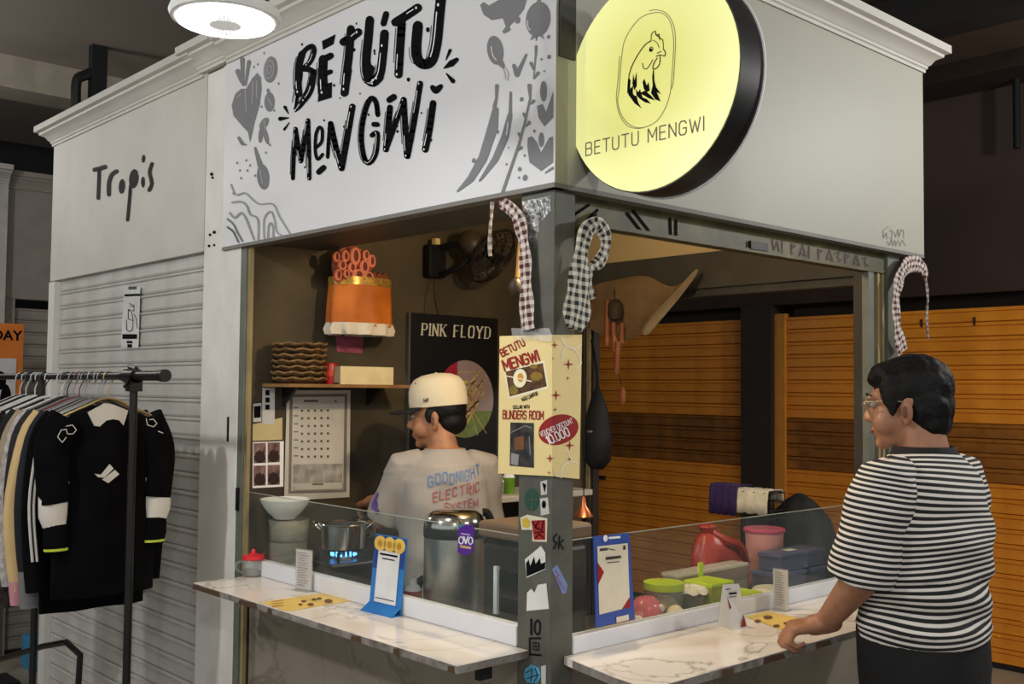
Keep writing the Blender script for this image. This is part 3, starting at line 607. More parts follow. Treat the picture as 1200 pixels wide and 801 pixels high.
rd = [k6([(136, 190), (188, 188), (188, 262), (146, 262)])]
paint('sticker', rd, PXf(.0016), mat('sticker_red', (158, 34, 30), .5), po, label='red and cream lettered sticker')
paint('sticker', sum([stroke(k6(p), 1.3, 6) for p in ([(140, 195), (160, 222)], [(165, 192), (150, 215), (172, 225)], [(180, 192), (176, 228)], [(150, 235), (184, 232)], [(152, 255), (165, 240), (182, 256)])], []), PXf(.002), M_char, po)
paint('sticker', [k6([(112, 335), (172, 285), (188, 310), (190, 372), (118, 405)])], PXf(.001), mat('sticker_white', (224, 224, 220), .5), po, label='white sticker with a black skyline')
paint('sticker', [k6([(116, 350), (126, 335), (132, 360), (146, 325), (152, 352), (168, 330), (172, 352), (188, 345), (188, 370), (118, 400)])], PXf(.0016), M_char, po)
paint('sticker', [k6([(120, 460), (135, 445), (148, 460), (160, 430), (192, 425), (202, 520), (118, 528)])], PXf(.001), _m['sticker_white'], po, label='torn white sticker')
st = stroke(k6([(136, 560), (136, 615)]), 3) + stroke(k6(spl([(160, 562), (150, 575), (150, 605), (160, 616), (168, 605), (168, 575), (160, 562)], 3)), 2.2, 8)
st += stroke(k6([(170, 630), (130, 630), (130, 690), (172, 693)]), 2.4, 6) + stroke(k6([(142, 645), (164, 647), (164, 675), (142, 672), (142, 645)]), 1.2, 6) + stroke(k6([(152, 646), (154, 674)]), 1, 5) + stroke(k6([(142, 659), (164, 661)]), 1, 5)
paint('stencil', st, PXf(.001), M_black, po, label='black stencilled number')
paint('sticker', [k6([(112, 745), (135, 728), (165, 740), (172, 770), (160, 800), (118, 795), (108, 770)])], PXf(.001), mat('sticker_blue', (86, 160, 196), .5), po, label='blue scrawl sticker')
paint('sticker', sum([stroke(k6(p), .9, 5) for p in ([(115, 760), (140, 745), (135, 790)], [(150, 740), (160, 770), (145, 795)], [(120, 780), (165, 765)])], []), PXf(.0016), M_char, po)
paint('sticker', [k6([(172, 735), (190, 730), (190, 801), (174, 801)])], PXf(.001), _m['sticker_pale'], po)
paint('stencil', sum([stroke(k6(p), 1.8, 6) for p in ([(232, 240), (218, 255), (222, 270), (232, 272), (220, 295)], [(242, 248), (238, 295)], [(256, 262), (242, 275), (256, 296)])], []), PYf(.001), M_black, po, label='black sprayed letters')
paint('sticker', [k6([(213, 372), (232, 355), (272, 430), (266, 460), (252, 465)])], PYf(.001), mat('sticker_pale_blue', (120, 140, 190), .5), po, label='pale blue sticker')
paint('sticker', sum([stroke(k6(p), .7, 5) for p in ([(225, 375), (240, 395), (228, 400), (250, 425)], [(240, 425), (262, 445)])], []), PYf(.0016), mat('sticker_ink', (170, 60, 70), .5), po)
# ------------------------------------------------------------------ yellow paper poster bent around the post
yp = thing('discount_poster', (0, .06, 1.2), 'pale yellow discount poster wrapped around the corner post', 'poster')
FOLD = 647.0
def fold(e): return lambda px, py: A(px, py, x=-.006-e) if px <= FOLD else A(px, py, y=-.006-e)
def clip(P, left):
    out = []
    for i in range(len(P)):
        a, b = P[i], P[(i+1) % len(P)]; ia, ib = (a[0] <= FOLD) == left or a[0] == FOLD, (b[0] <= FOLD) == left or b[0] == FOLD
        if ia: out.append(a)
        if ia != ib:
            t = (FOLD-a[0])/(b[0]-a[0]); out.append((FOLD, a[1]+(b[1]-a[1])*t))
    return out
def split(polys): return [q for P in polys for q in (clip(P, True), clip(P, False)) if len(q) > 2]
def paint_fold(name, polys, e, m, parent, label=None):
    L_ = [q for P in polys for q in [clip(P, True)] if len(q) > 2]; R_ = [q for P in polys for q in [clip(P, False)] if len(q) > 2]
    mb = MB()
    for i, P in enumerate(L_): mb.add(layered([A(*p, x=-.006-e) for p in P], i), [tuple(t) for t in tessellate_polygon([[Vector((*p, 0)) for p in P]])])
    for i, P in enumerate(R_): mb.add(layered([A(*p, y=-.006-e) for p in P], i), [tuple(t) for t in tessellate_polygon([[Vector((*p, 0)) for p in P]])])
    o = mb.build(name, m, parent, world=True, label=label)
    if len(polys) > 1 and len(clusters(polys)) > 1: o['kind'] = 'stuff'
    return o
paint_fold('sheet', [[(585.5, 393.6), (FOLD, 392), (FOLD, 557.7), (583.6, 554.5)], [(FOLD, 392), (682, 392), (679, 561), (FOLD, 557.7)]], 0, mat('poster_yellow', (236, 214, 150), .5, var=.03, scale=6), yp)
k9 = crop(560, 370, 3.8125)
M_red = mat('poster_red', (150, 28, 24), .5); M_crm = mat('poster_cream', (244, 234, 200), .5)
def tline(s, p0, p1, h, w=.14, gap=.2, slant=0):
    pl, wd = line_text(s, 1., w, gap); ang = math.atan2(p1[1]-p0[1], p1[0]-p0[0]); sx = math.dist(p0, p1)/wd
    return [[(p0[0]+x*sx*math.cos(ang)+y*h*math.sin(ang), p0[1]+x*sx*math.sin(ang)-y*h*math.cos(ang)) for x, y in P] for P in pl]
tt = tline('BETUTU', *k9([(110, 182), (212, 130)]), 32/3.81, .2, .2) + tline('MENGWI', *k9([(122, 245), (275, 198)]), 46/3.81, .2, .2) + tline('BLINDERS ROOM', *k9([(112, 458), (292, 462)]), 36/3.81, .17, .18)
paint_fold('red_lettering', tt, .001, M_red, yp)
paint_fold('photo', [k9([(118, 240), (298, 200), (318, 322), (138, 372)])], .0006, M_crm, yp)
paint_fold('photo', [k9([(124, 248), (290, 210), (308, 314), (142, 360)])], .001, mat('food_brown', (112, 74, 36), .5, scale=60, rgb2=(60, 36, 20)), yp, 'printed photo of a rice dish')
paint_fold('photo', [k9(circ(188, 278, 30, 42, .1)), ], .0014, M_crm, yp); paint_fold('photo', [k9(circ(190, 275, 14, 20))], .0018, mat('egg_yolk', (214, 150, 50), .5), yp)
paint_fold('photo', [k9(circ(262, 270, 28, 20)), k9(circ(160, 330, 20, 20)), k9(circ(250, 225, 18, 10))], .0014, mat('food_gold', (160, 120, 40), .5, scale=50, rgb2=(96, 96, 34)), yp)
paint_fold('photo', stroke(k9([(130, 268), (240, 292)]), 1.2), .002, M_crm, yp)
paint_fold('small_lettering', tline('NASI CAMPUR', *k9([(200, 382), (270, 352)]), 4.2, .2) + tline('COLLAB WITH', *k9([(158, 414), (230, 412)]), 3.6, .2), .001, M_char, yp)
paint_fold('photo', [k9([(145, 475), (250, 478), (250, 678), (142, 668)])], .001, mat('dark_photo', (26, 26, 28), .4, scale=40, rgb2=(70, 68, 64)), yp, 'dark printed photo')
paint_fold('photo', [k9([(162, 545), (205, 535), (205, 595), (165, 600)])], .0014, mat('photo_brown', (120, 76, 44), .5, scale=60), yp)
paint_fold('photo', stroke(k9([(150, 520), (210, 490), (240, 500)]), .8) + stroke(k9([(230, 540), (235, 620)]), .9) + [k9([(150, 610), (185, 620), (180, 668), (148, 662)])], .0016, mat('photo_grey', (150, 150, 150), .5), yp)
paint_fold('red_oval', [k9(circ(360, 508, 92, 66, -.32, 32))], .001, M_red, yp, 'dark red oval')
paint_fold('oval_lettering', tline('VOUCHER DISCOUNT', *k9([(284, 540), (428, 476)]), 22/3.81, .14, .2) + tline('10.000', *k9([(318, 574), (412, 532)]), 38/3.81, .16, .2), .002, M_hl, yp)
stars = []
for x, y, r in ((343, 130, 18), (405, 216, 25), (402, 278, 10), (349, 354, 24), (345, 418, 11), (410, 578, 23), (322, 636, 20), (408, 640, 10), (335, 190, 7), (318, 700, 9)):
    stars.append(k9([(x+(r if i % 2 == 0 else r*.25)*math.cos(PI/4*i), y+(r if i % 2 == 0 else r*.25)*math.sin(PI/4*i)) for i in range(8)]))
paint_fold('red_stars', stars, .001, M_red, yp)
sw = []
for P in ([(375, 95), (390, 130), (430, 145), (462, 130)], [(372, 180), (395, 140), (440, 160), (462, 210)], [(375, 200), (385, 165)], [(440, 235), (460, 215)], [(340, 690), (352, 715), (380, 715)], [(372, 722), (375, 680), (410, 650), (452, 660)], [(395, 600), (420, 640)]): sw += stroke(k9(spl(P, 4)), 1.6, 6)
paint_fold('pale_swirls', [p for p in sw], .0008, mat('swirl_white', (246, 236, 206), .5), yp)
tp = thing('clear_tape', A(630, 395, x=-.01), 'crumpled clear tape across the top of the yellow poster', 'tape')
mbt = MB(); rnd = random.Random(3)
G = [[A(600+i*9+rnd.uniform(-2, 2), 384+j*7+rnd.uniform(-2, 2), x=-.009-rnd.uniform(0, .008)) for i in range(6)] for j in range(3)]
mbt.loft(G, cap=False, closed=False); mbt.build('film', glassmat('tape_film', (240, 240, 236), a=.3, rough=.15), tp, world=True)
# ------------------------------------------------------------------ stall interior shell
struct('wall_back', MB().box(.019, 1.80, 1.56, 1.62, 0, 2.5), M_plaster, 'stained plaster kitchen wall inside the food stall', 'wall')
struct('ceiling_stall', MB().box(.03, 1.86, .03, 1.62, 2.45, 2.50), M_ceilplast, 'pale ceiling inside the food stall', 'ceiling')
struct('trim_8', MB().box(.03, .31, .125, 1.56, 2.115, 2.45), M_roller, 'dark roller shutter box above the left opening', 'shutter box')
struct('trim_9', MB().box(1.72, 1.80, .03, 1.56, 2.03, 2.18, .003).box(1.75, 1.80, .03, 1.56, 2.0, 2.035), mat('rear_beam', (70, 68, 60), .6, var=.12), 'grey steel beam across the open back of the stall', 'beam')
struct('trim_10', MB().box(1.76, 1.82, .03, 1.56, 2.18, 2.45), M_ceilplast, 'pale panel above the rear beam of the stall', 'panel')
struct('trim_11', MB().box(1.76, 1.80, 1.51, 1.56, 0, 2.03), M_brown2, 'grey rear post at the back of the stall beside the black bag', 'post')
struct('trim_12', MB().box(1.748, 1.76, 1.525, 1.545, 0, 2.03), M_woodstrip, 'tan strip on the rear post', 'strip')
bar = thing('shutter_bar', (.9, .04, 2.03), 'green-grey graffitied shutter bar under the right fascia', 'bar')
MB().box(.076, 1.69, .025, .055, 2.035, 2.10).box(.076, 1.69, .018, .062, 2.026, 2.037).build('rail', mat('bar_olive', (100, 93, 56), .5, var=.2, scale=9, rgb2=(60, 57, 38)), bar, world=True)
MB().box(.86, .95, .015, .03, 2.035, 2.06).build('lock_hasp', M_metal, bar, world=True)
BY = lambda px, py: A(px, py, y=.024)
gf = []
for P in ([(672, 252), (690, 240)], [(684, 262), (700, 246)], [(735, 250), (752, 272)], [(742, 247), (760, 270)], [(785, 256), (786, 276)], [(792, 258), (792, 278)]): gf += stroke(P, 3.5, 6)
paint('black_graffiti', gf, BY, M_char, bar)
rg = []
for i in range(11):
    x = 905+i*10.5; y = 279+(x-905)*.19; P = [[(0, 0), (2, 12), (6, 2), (8, 13)], [(2, 13), (1, 1), (6, 3), (2, 6)], [(0, 2), (5, 0), (3, 7), (7, 10), (1, 13)], [(1, 0), (1, 13)], [(0, 13), (4, 0), (8, 13), (2, 9)]][(i*3+i//4) % 5]
    rg += stroke([(x+a, y+b+2) for a, b in P], 1.7, 5)
paint('red_graffiti', rg, BY, mat('graffiti_red', (64, 26, 20), .6), bar)
rp = thing('rear_corner_post', (1.67, .06, 0), 'grey post with tan strips at the right end of the stall', 'post')
MB().box(1.572, 1.61, .02, .045, 0, 2.024).build('inner_face', M_jamb, rp, world=True)
MB().box(1.61, 1.70, .035, .1, 0, 2.024).build('channel', mat('channel_dark', (52, 46, 38), .6), rp, world=True)
for x in (1.64, 1.672): MB().box(x, x+.014, .022, .035, 0, 2.024).build('strip', M_woodstrip, rp, world=True)
MB().box(1.70, 1.785, .015, .1, 0, 2.10).build('outer_face', M_jamb, rp, world=True)
jb = thing('door_jamb', (.05, 1.59, 0), 'grey-green jamb with a wooden strip beside the white column', 'jamb')
MB().box(-.004, .012, 1.562, 1.60, 0, FZ0-.013).build('frame', M_jamb, jb, world=True)
MB().box(.004, .018, 1.545, 1.562, 0, FZ0-.013).build('strip', M_woodstrip, jb, world=True)
MB().box(-.012, -.004, 1.575, 1.59, 1.16, 1.24).build('lock', M_black, jb, world=True)
# ------------------------------------------------------------------ counters
ctl = thing('counter', (-.11, .76, 0), 'white marbled counter ledge on the left side of the stall', 'counter')
MB().box(-.232, -.001, .078, 1.453, .930, .950, .002).build('top', M_marble, ctl, world=True)
e = MB().box(-.2335, -.232, .078, 1.453, .931, .949).box(-.232, -.001, .0765, .078, .931, .949)
e.build('edge_band', M_edge, ctl, world=True)
ch = [[(u, .931), (u+l, .931), (u+l*.9, .945), (u+.004, .947)] for u, l in ((.082, .03), (.30, .03), (.47, .05), (.93, .03), (1.02, .12), (1.26, .14), (1.39, .06))]
paint('edge_chips', ch, lambda u, v: Vector((-.2342, u, v)), mat('bare_chipboard', (84, 62, 44), .8), ctl)
MB().box(.03, .05, .122, 1.55, 0, .93).build('front_panel', M_clad, ctl, world=True)
MB().box(-.12, -.08, .125, .145, .885, .93).box(-.12, .03, .125, .145, .92, .93).build('bracket', M_metal, ctl, world=True)
MB().box(-.004, .028, .122, 1.53, .950, 1.003, .003).build('upstand', M_splash, ctl, world=True)
MB().box(.008, .014, .125, 1.555, 1.003, 1.227).build('glass_panel', M_glass, ctl, world=True, label='clear acrylic sneeze guard')
MB().box(.0075, .0145, .125, 1.53, 1.227, 1.2285).build('glass_edge', mat('acrylic_edge', (150, 160, 150), .3), ctl, world=True)
ctr = thing('counter', (.8, -.15, 0), 'white marbled counter ledge under the hand of the striped customer', 'counter')
ce = [(.077, -.001), (.045, -.001), (.036, -.039), (.0, -.208), (-.012, -.322), (1.53, -.322), (1.53, -.001)]
MB().prism([(x, y, .922) for x, y in ce], (0, 0, .02)).build('top', M_marble, ctr, world=True)
MB().box(-.012, 1.53, -.3235, -.322, .923, .941).obox((.0355, -.04, .932), (-.0005, -.208, .932), .002, .018).obox((-.0005, -.208, .932), (-.0128, -.322, .932), .002, .018).build('edge_band', M_edge, ctr, world=True)
paint('edge_chips', [[(u, .923), (u+l, .923), (u+l*.9, .937), (u+.004, .939)] for u, l in ((.02, .03), (.25, .05), (.42, .1), (.66, .08), (.9, .05))], lambda u, v: Vector((u, -.3242, v)), _m['bare_chipboard'], ctr)
MB().box(.077, 1.55, .03, .05, 0, .922).build('front_panel', M_clad, ctr, world=True)
MB().tube([(.06, -.2, .92), (.06, .03, .75)], .008, 6).build('bracket', M_metal, ctr, world=True)
MB().box(.075, 1.55, -.004, .028, .942, .986, .003).build('upstand', M_splash, ctr, world=True)
MB().box(.078, 1.545, .008, .014, .986, 1.222).build('glass_panel', M_glass, ctr, world=True, label='clear acrylic sneeze guard')
MB().box(.078, 1.545, .0075, .0145, 1.222, 1.2235).build('glass_edge', _m['acrylic_edge'], ctr, world=True)
WZ = .90
wt = thing('worktop', (.3, .3, 0), 'dark steel worktop behind the glass inside the stall', 'worktop')
MB().box(.052, .33, .124, 1.53, WZ-.03, WZ).box(.33, 1.54, .05, .42, WZ-.03, WZ).build('top', mat('worktop_dark', (66, 64, 58), .4, .3, var=.2), wt, world=True)
for x, y in ((.30, .45), (.30, 1.5), (1.5, .39), (.9, .39)): MB().box(x-.02, x+.02, y-.02, y+.02, 0, WZ-.03).build('leg', M_metal, wt, world=True)
# ------------------------------------------------------------------ LED lamps, one seen, the others added (each with its own light)
M_led = mat('led_white', (255, 255, 255), .5, var=0, emit=5.)
M_lampw = mat('lamp_body', (225, 225, 222), .45, var=.03)
def ufo_lamp(p, w, label, cat='lamp', drop=None):
    x, y, z = p
    r = thing('led_lamp', p, label, cat, 'round LED lamps of the hall')
    MB().lathe([(.02, .095), (.03, .09), (.034, .05), (.06, .045), (.118, .024), (.122, .012), (.118, .002), (.112, 0)], n=40).build('housing', M_lampw, r, smooth=30)
    ring = MB(); rr = [(.108, .001), (.104, -.006), (.06, -.009), (.055, 0.0)]
    ring.lathe(rr, n=40).build('light_ring', M_led, r)
    fin = MB()
    for k in range(36):
        a = 2*PI*k/36; c, s = math.cos(a), math.sin(a)
        fin.obox((.03*c, .03*s, -.0095), (.066*c, .066*s, -.0105), .0035, .003)
    fin.build('fins', mat('lamp_fin_glow', (215, 215, 212), .5, emit=.35), r)  # own glow put into fins and hub, which the ring leaves unlit
    MB().lathe([(.032, -.004), (.034, -.012), (.02, -.014)], n=20).build('hub', _m['lamp_fin_glow'], r)
    MB().cyl((0, 0, .09), (0, 0, CZ-z), .006, n=8).build('cord', M_lampw, r)
    if z < 2.9:                       # hangs low in view: shines down only
        ld = bpy.data.lights.new('lamp_light', 'AREA'); ld.shape = 'DISK'; ld.size = .2
    else: ld = bpy.data.lights.new('lamp_light', 'POINT'); ld.shadow_soft_size = .09
    ld.energy = w; ld.color = (1., .985, .955)
    lo = bpy.data.objects.new('lamp_light', ld); col.objects.link(lo); lo.parent = r; lo.location = (0, 0, -.02 if z < 2.9 else -.12)
    return r
HL = ['round white LED lamp hanging before the lettered fascia', 'unseen round LED lamp added out in front of the white shutter', 'unseen round LED lamp added above the camera', 'unseen round LED lamp added in front of the right counter', 'unseen round LED lamp added to light the orange shutters', 'unseen round LED lamp added near the far grey stall']
for i, (x, y, z, w) in enumerate(SEEN_AND_ADDED_LAMPS):
    p = A(264, 24, x=-.75) if i == 0 else Vector((x, y, z))
    ufo_lamp(p, w, HL[i])
bl = thing('assumed_warm_bulb', ASSUMED_BULB[:3], 'unseen warm bulb assumed to hang under the stall ceiling', 'lamp')  # bulb is unseen, assumed from the warm light inside and on the counters
MB().lathe([(.004, -.06), (.022, -.05), (.03, -.03), (.026, -.005), (.014, .02), (.014, .05), (.004, .055)], n=20).build('glass_bulb', mat('bulb_glow', (255, 214, 150), .4, emit=8, var=0), bl, smooth=40)
MB().cyl((0, 0, .05), (0, 0, 2.45-ASSUMED_BULB[2]), .008, n=8).build('cord', M_black, bl)
ld = bpy.data.lights.new('assumed_bulb_light', 'POINT'); ld.energy = ASSUMED_BULB[3]; ld.color = (1., .78, .50); ld.shadow_soft_size = .03
lo = bpy.data.objects.new('assumed_bulb_light', ld); col.objects.link(lo); lo.parent = bl; lo.location = (0, 0, -.09)
# ------------------------------------------------------------------ things on the kitchen wall
KW = 1.56
KY = lambda e: (lambda px, py: A(px, py, y=KW-e))
def sheet(name, quad, e, m, label, cat, th=.001, group=None):
    t = thing(name, A(sum(p[0] for p in quad)/4, max(p[1] for p in quad), y=KW-e), label, cat, group)
    MB().prism([A(*p, y=KW-e) for p in quad], (0, th, 0)).build('sheet', m, t, world=True); return t
sh = thing('wall_shelf', (.36, KW, 1.598), 'thin wooden wall shelf holding the woven plates', 'shelf')
MB().box(.066, .60, 1.37, KW, 1.600, 1.612).build('board', M_wood, sh, world=True)
for x in (.15, .52): MB().prism([(x, KW, 1.6), (x, KW, 1.53), (x, 1.46, 1.6)], (.012, 0, 0)).build('bracket', M_metal, sh, world=True)
M_rat = mat('dark_rattan', (150, 116, 72), .7, scale=60, rgb2=(78, 56, 32), bump=.6)
wp = None
for k in range(7):
    z = 1.612 + k*.0205; rr = random.Random(k); cx, cy = A(351, 428, y=1.462).x+rr.uniform(-.005, .005), 1.462+rr.uniform(-.004, .004)
    r = thing('woven_plate', (cx, cy, z), 'woven rattan plate on the wall shelf, %s of the stack' % ['lowest', 'second from the bottom', 'third from the bottom', 'in the middle', 'third from the top', 'second from the top', 'topmost'][k], 'plate', 'woven plates on the shelf', rz=k*.7)
    if wp is None:
        n = 40
        mb = MB().loft([[Vector((q*math.cos(2*PI*i/n), q*math.sin(2*PI*i/n), zz+(.003*math.sin(10*2*PI*i/n) if q > .07 else 0))) for i in range(n)] for q, zz in ((.02, .002), (.064, .002), (.089, .012), (.096, .018), (.094, .021), (.086, .016), (.062, .008), (.02, .008))])
        wp = [mb.build('dish', M_rat, r, smooth=50).data]
        wp.append(MB().tube([(.095*math.cos(2*PI*i/n), .095*math.sin(2*PI*i/n), .019+.003*math.sin(20*PI*i/n)) for i in range(n+1)], .0042, 6).build('rim', M_rat, r, smooth=True).data)
    else:
        for nm, me in zip(('dish', 'rim'), wp):
            o = bpy.data.objects.new(nm, me); col.objects.link(o); o.parent = r
p = A(387, 433, y=1.46)
tn = thing('red_tin', (p.x, 1.46, 1.612), 'small red tin between the woven plates and the wooden tray', 'tin')
MB().lathe([(.002, 0), (.026, .0), (.027, .004), (.027, .074), (.025, .078), (.002, .078)], n=20).build('can', mat('tin_red', (170, 26, 24), .35), tn, smooth=30)
MB().lathe([(.0272, .03), (.0274, .05)], n=20).build('label_band', mat('tin_band', (206, 70, 50), .5), tn, smooth=30)
ty = thing('wooden_tray', (.53, 1.45, 1.612), 'pale shallow wooden tray on the wall shelf', 'tray')
M_pw = mat('pale_wood', (222, 206, 162), .55, var=.06, scale=14)
x0, x1 = A(399, 440, y=1.39).x, A(461, 440, y=1.39).x
MB().box(x0, x1, 1.39, 1.40, 1.612, 1.678).build('front', M_pw, ty, world=True)
MB().box(x0, x1, 1.53, 1.54, 1.612, 1.678).build('back', M_pw, ty, world=True)
MB().box(x0, x0+.008, 1.40, 1.53, 1.612, 1.678).build('side', M_pw, ty, world=True); MB().box(x1-.008, x1, 1.40, 1.53, 1.612, 1.678).build('side', M_pw, ty, world=True)
MB().box(x0, x1, 1.40, 1.53, 1.612, 1.618).build('bottom', M_pw, ty, world=True)
# calendar
kc = crop(290, 440, 5.0077)
cal = sheet('wall_calendar', kc([(232, 85), (605, 85), (598, 712), (215, 735)]), .006, mat('calendar_paper', (196, 190, 178), .6, var=.08, scale=6), 'large pale printed calendar sheet under the wall shelf', 'calendar')
paint('border', [kc(P) for P in ([(248, 108), (585, 105), (585, 122), (248, 126)], [(248, 108), (266, 108), (256, 690), (240, 692)], [(570, 108), (586, 106), (580, 680), (562, 682)], [(240, 676), (580, 668), (580, 682), (240, 692)])], KY(.0066), mat('calendar_border', (120, 112, 102), .6), cal)
cp = [kc([(330, 142), (415, 142), (415, 154), (330, 154)]), kc([(510, 145), (525, 145), (525, 154), (510, 154)])]
rr = random.Random(5)
for r in range(7):
    for c in range(5):
        x, y = 320+c*38, 205+r*45-c*.5; cp.append(kc([(x-7, y-6), (x+7, y-6), (x+6, y+7), (x-6, y+7)]))
    cp.append(kc([(272, 185+r*47), (298, 185+r*47), (298, 191+r*47), (272, 191+r*47)]))
cp += [kc([(380, 632), (445, 632), (445, 640), (380, 640)])] + stroke(kc([(272, 645), (272, 672), (558, 665), (558, 632)]), .5, 5)
paint('print', cp, KY(.0066), mat('calendar_ink', (88, 82, 76), .6), cal)
paint('lower_picture', [kc([(268, 520), (560, 515), (556, 625), (266, 632)])], KY(.0064), mat('calendar_picture', (184, 178, 168), .6, scale=25, rgb2=(120, 112, 104)), cal)
pn = sheet('photo_sheet', kc([(32, 390), (213, 384), (210, 650), (30, 660)]), .004, M_hl, 'white sheet of four dark group photos left of the calendar', 'photo sheet')
for a, b in ((36, 396), (118, 392), (36, 528), (118, 524)):
    paint('photo', [kc([(a, b), (a+72, b-2), (a+72, b+115), (a, b+118)])], KY(.0046), mat('group_photo', (150, 118, 112), .5, scale=30, rgb2=(70, 38, 36)), pn)
    paint('photo_figures', [kc(circ(a+36, b+85, 34, 30)), kc(circ(a+20, b+60, 9, 12)), kc(circ(a+36, b+52, 9, 12)), kc(circ(a+54, b+58, 9, 12))], KY(.005), mat('photo_dark', (44, 22, 22), .5), pn)
sheet('paper_note', kc([(32, 285), (205, 245), (205, 375), (30, 382)]), .003, mat('note_beige', (200, 182, 132), .7), 'beige paper note above the group photos', 'note')
stp = sheet('photo_strip', kc([(88, 70), (160, 70), (160, 290), (86, 280)]), .0045, mat('strip_white', (200, 198, 196), .6), 'white photo strip with dark pictures under the shelf end', 'photo strip')
paint('picture', [kc([(105, 85+k*42), (130, 85+k*42), (130, 115+k*42), (105, 115+k*42)]) for k in range(3)], KY(.0052), M_char, stp)
smp = sheet('small_photo', kc([(34, 165), (82, 160), (82, 268), (34, 272)]), .0035, _m['strip_white'], 'tiny dark photo at the far left of the kitchen wall', 'photo')
paint('picture', [kc([(38, 180), (78, 176), (78, 245), (38, 248)])], KY(.0042), M_char, smp)
# orange offering basket hanging on the wall
M_or = mat('orange_cloth', (196, 108, 24), .65, scale=9, rgb2=(160, 80, 14), bump=.3)
ob = thing('offering_basket', A(425, 395, y=1.45), 'orange cloth wrapped basket with red patterned top hanging on the wall', 'basket')
c = A(424, 360, y=1.46); zt, zb = A(424, 327, y=1.46).z, A(424, 383, y=1.46).z
def cloth_ring(cx, cy, z, rx, ry, amp, k, n=48, ph=0): return [Vector((cx+(rx+amp*math.cos(k*t+ph))*math.cos(t), cy+(ry+amp*.6*math.cos(k*t+ph))*math.sin(t), z)) for t in [2*PI*i/n for i in range(n)]]
MB().loft([cloth_ring(c.x, 1.47, z, .132+e, .075, am, 9, ph=ph) for z, e, am, ph in ((zt, -.008, .002, 0), (zt-.03, 0, .003, .2), ((zt+zb)/2, .004, .005, .4), (zb+.03, .006, .007, .6), (zb, .004, .008, .7))]).build('wrap', M_or, ob, world=True, smooth=50)
MB().loft([cloth_ring(c.x, 1.47, z, .1345, .077, .002, 9, ph=.1) for z in (zt-.028, zt+.002)], cap=False).build('gold_band', mat('gold_lace', (206, 160, 60), .35, .5, scale=70, rgb2=(120, 96, 60)), ob, world=True, smooth=50)
MB().loft([cloth_ring(c.x, 1.47, z, r, .082, am, 11) for z, r, am in ((zb+.012, .138, .004), (zb-.012, .142, .012), (zb-.032, .128, .018))], cap=False).build('white_hem', mat('white_gauze', (206, 196, 176), .8), ob, world=True, smooth=50)
M_pk = mat('flower_pink', (206, 124, 96), .7); M_rd = mat('flower_red', (150, 54, 36), .7)
kq = crop(370, 270, 5.217)
for (x, y), rx, rz in (((125, 165), 20, 26), ((180, 160), 22, 30), ((240, 160), 32, 46), ((305, 155), 22, 28), ((340, 190), 24, 34), ((160, 215), 26, 26), ((220, 230), 26, 26), ((295, 225), 30, 36), ((135, 275), 22, 30), ((185, 268), 20, 22), ((260, 275), 40, 30), ((320, 285), 34, 26)):
    px, py = kq([(x, y)])[0]; q = A(px, py, y=1.42); s = 3.9/1232/5.217
    fl_ = MB().ell(q, rx*s*1.45, .006, rz*s*1.45, 16, 8).build('flower', M_rd, ob, world=True, smooth=True)
    MB().ell(q+V(0, -.004, .002), rx*s*1.22, .005, rz*s*1.22, 14, 6).build('petal', M_pk, fl_, world=True, smooth=True)
    MB().ell(q+V(0, -.007, .003), rx*s*.62, .004, rz*s*.8, 10, 6).build('centre', mat('flower_dark', (104, 40, 28), .7), fl_, world=True, smooth=True)
MB().ell((c.x-.04, 1.475, zt+.045), .085, .045, .08, 16, 10).build('flower_mound', M_pk, ob, world=True, smooth=True)
for dx in (.05, .075, .1): MB().obox((c.x+dx, 1.44, zt), (c.x+dx-.02, 1.44, zt+.025), .012, .02).build('fringe', mat('fringe_brown', (110, 50, 24), .7), ob, world=True)
MB().tube([(c.x, 1.5, zt), (c.x, 1.55, zt+.13)], .003, 6).build('hanging_cord', M_black, ob, world=True)
sheet('pink_paper', [(393, 387), (426, 392), (425, 414), (395, 412)], .003, mat('pink_paper', (150, 74, 92), .7, scale=50, rgb2=(122, 50, 66)), 'small pink printed paper under the orange basket', 'paper')
# wall fan
fn = thing('wall_fan', A(505, 330, y=KW), 'black wall fan with a round wire cage mounted above the band poster', 'fan')
q = A(507, 305, y=KW)
MB().box(q.x-.055, q.x+.035, KW-.05, KW, q.z-.075, q.z+.06, .01).build('wall_plate', M_black, fn, world=True)
hd = A(556, 297, y=1.33)
MB().tube([(q.x, KW-.03, q.z+.045), A(530, 286, y=1.45), A(548, 288, y=1.38)], .014, 8).build('upper_arm', M_black, fn, world=True, smooth=True)
MB().tube(spl([(q.x, KW-.03, q.z-.06), A(527, 318, y=1.45), A(540, 312, y=1.4), A(556, 297, y=1.36)], 4), .011, 8).build('lower_arm', M_black, fn, world=True, smooth=True)
MB().box(*sum([(v-.012, v+.012) for v in A(511, 283, y=1.5)], ())).build('tag', mat('paper_tag', (214, 190, 130), .7), fn, world=True)
ax = (CR*.62 - CU*.50 - CF*.35).normalized()         # the head looks right, down and out of the stall
mc = A(553, 285, y=1.37)
R = ax.to_track_quat('Z', 'Y').to_matrix()
MB().ell(mc, .05, .05, .062, 16, 10, R).build('motor', mat('fan_motor', (52, 44, 36), .5), fn, world=True, smooth=True)
cc = A(577, 300, y=1.33); FRd = .125
cg = MB()
def onfan(r, a, h): return cc + R @ Vector((r*math.cos(a), r*math.sin(a), h))
prof = [(.03, -.045), (.07, -.042), (.105, -.028), (FRd, 0), (.105, .026), (.07, .038), (.03, .042)]
for r, h in prof: cg.tube([onfan(r, 2*PI*i/28, h) for i in range(29)], .0022 if r < FRd else .005, 5)
for k in range(28): cg.tube([onfan(r, 2*PI*k/28, h) for r, h in prof], .0013, 4)
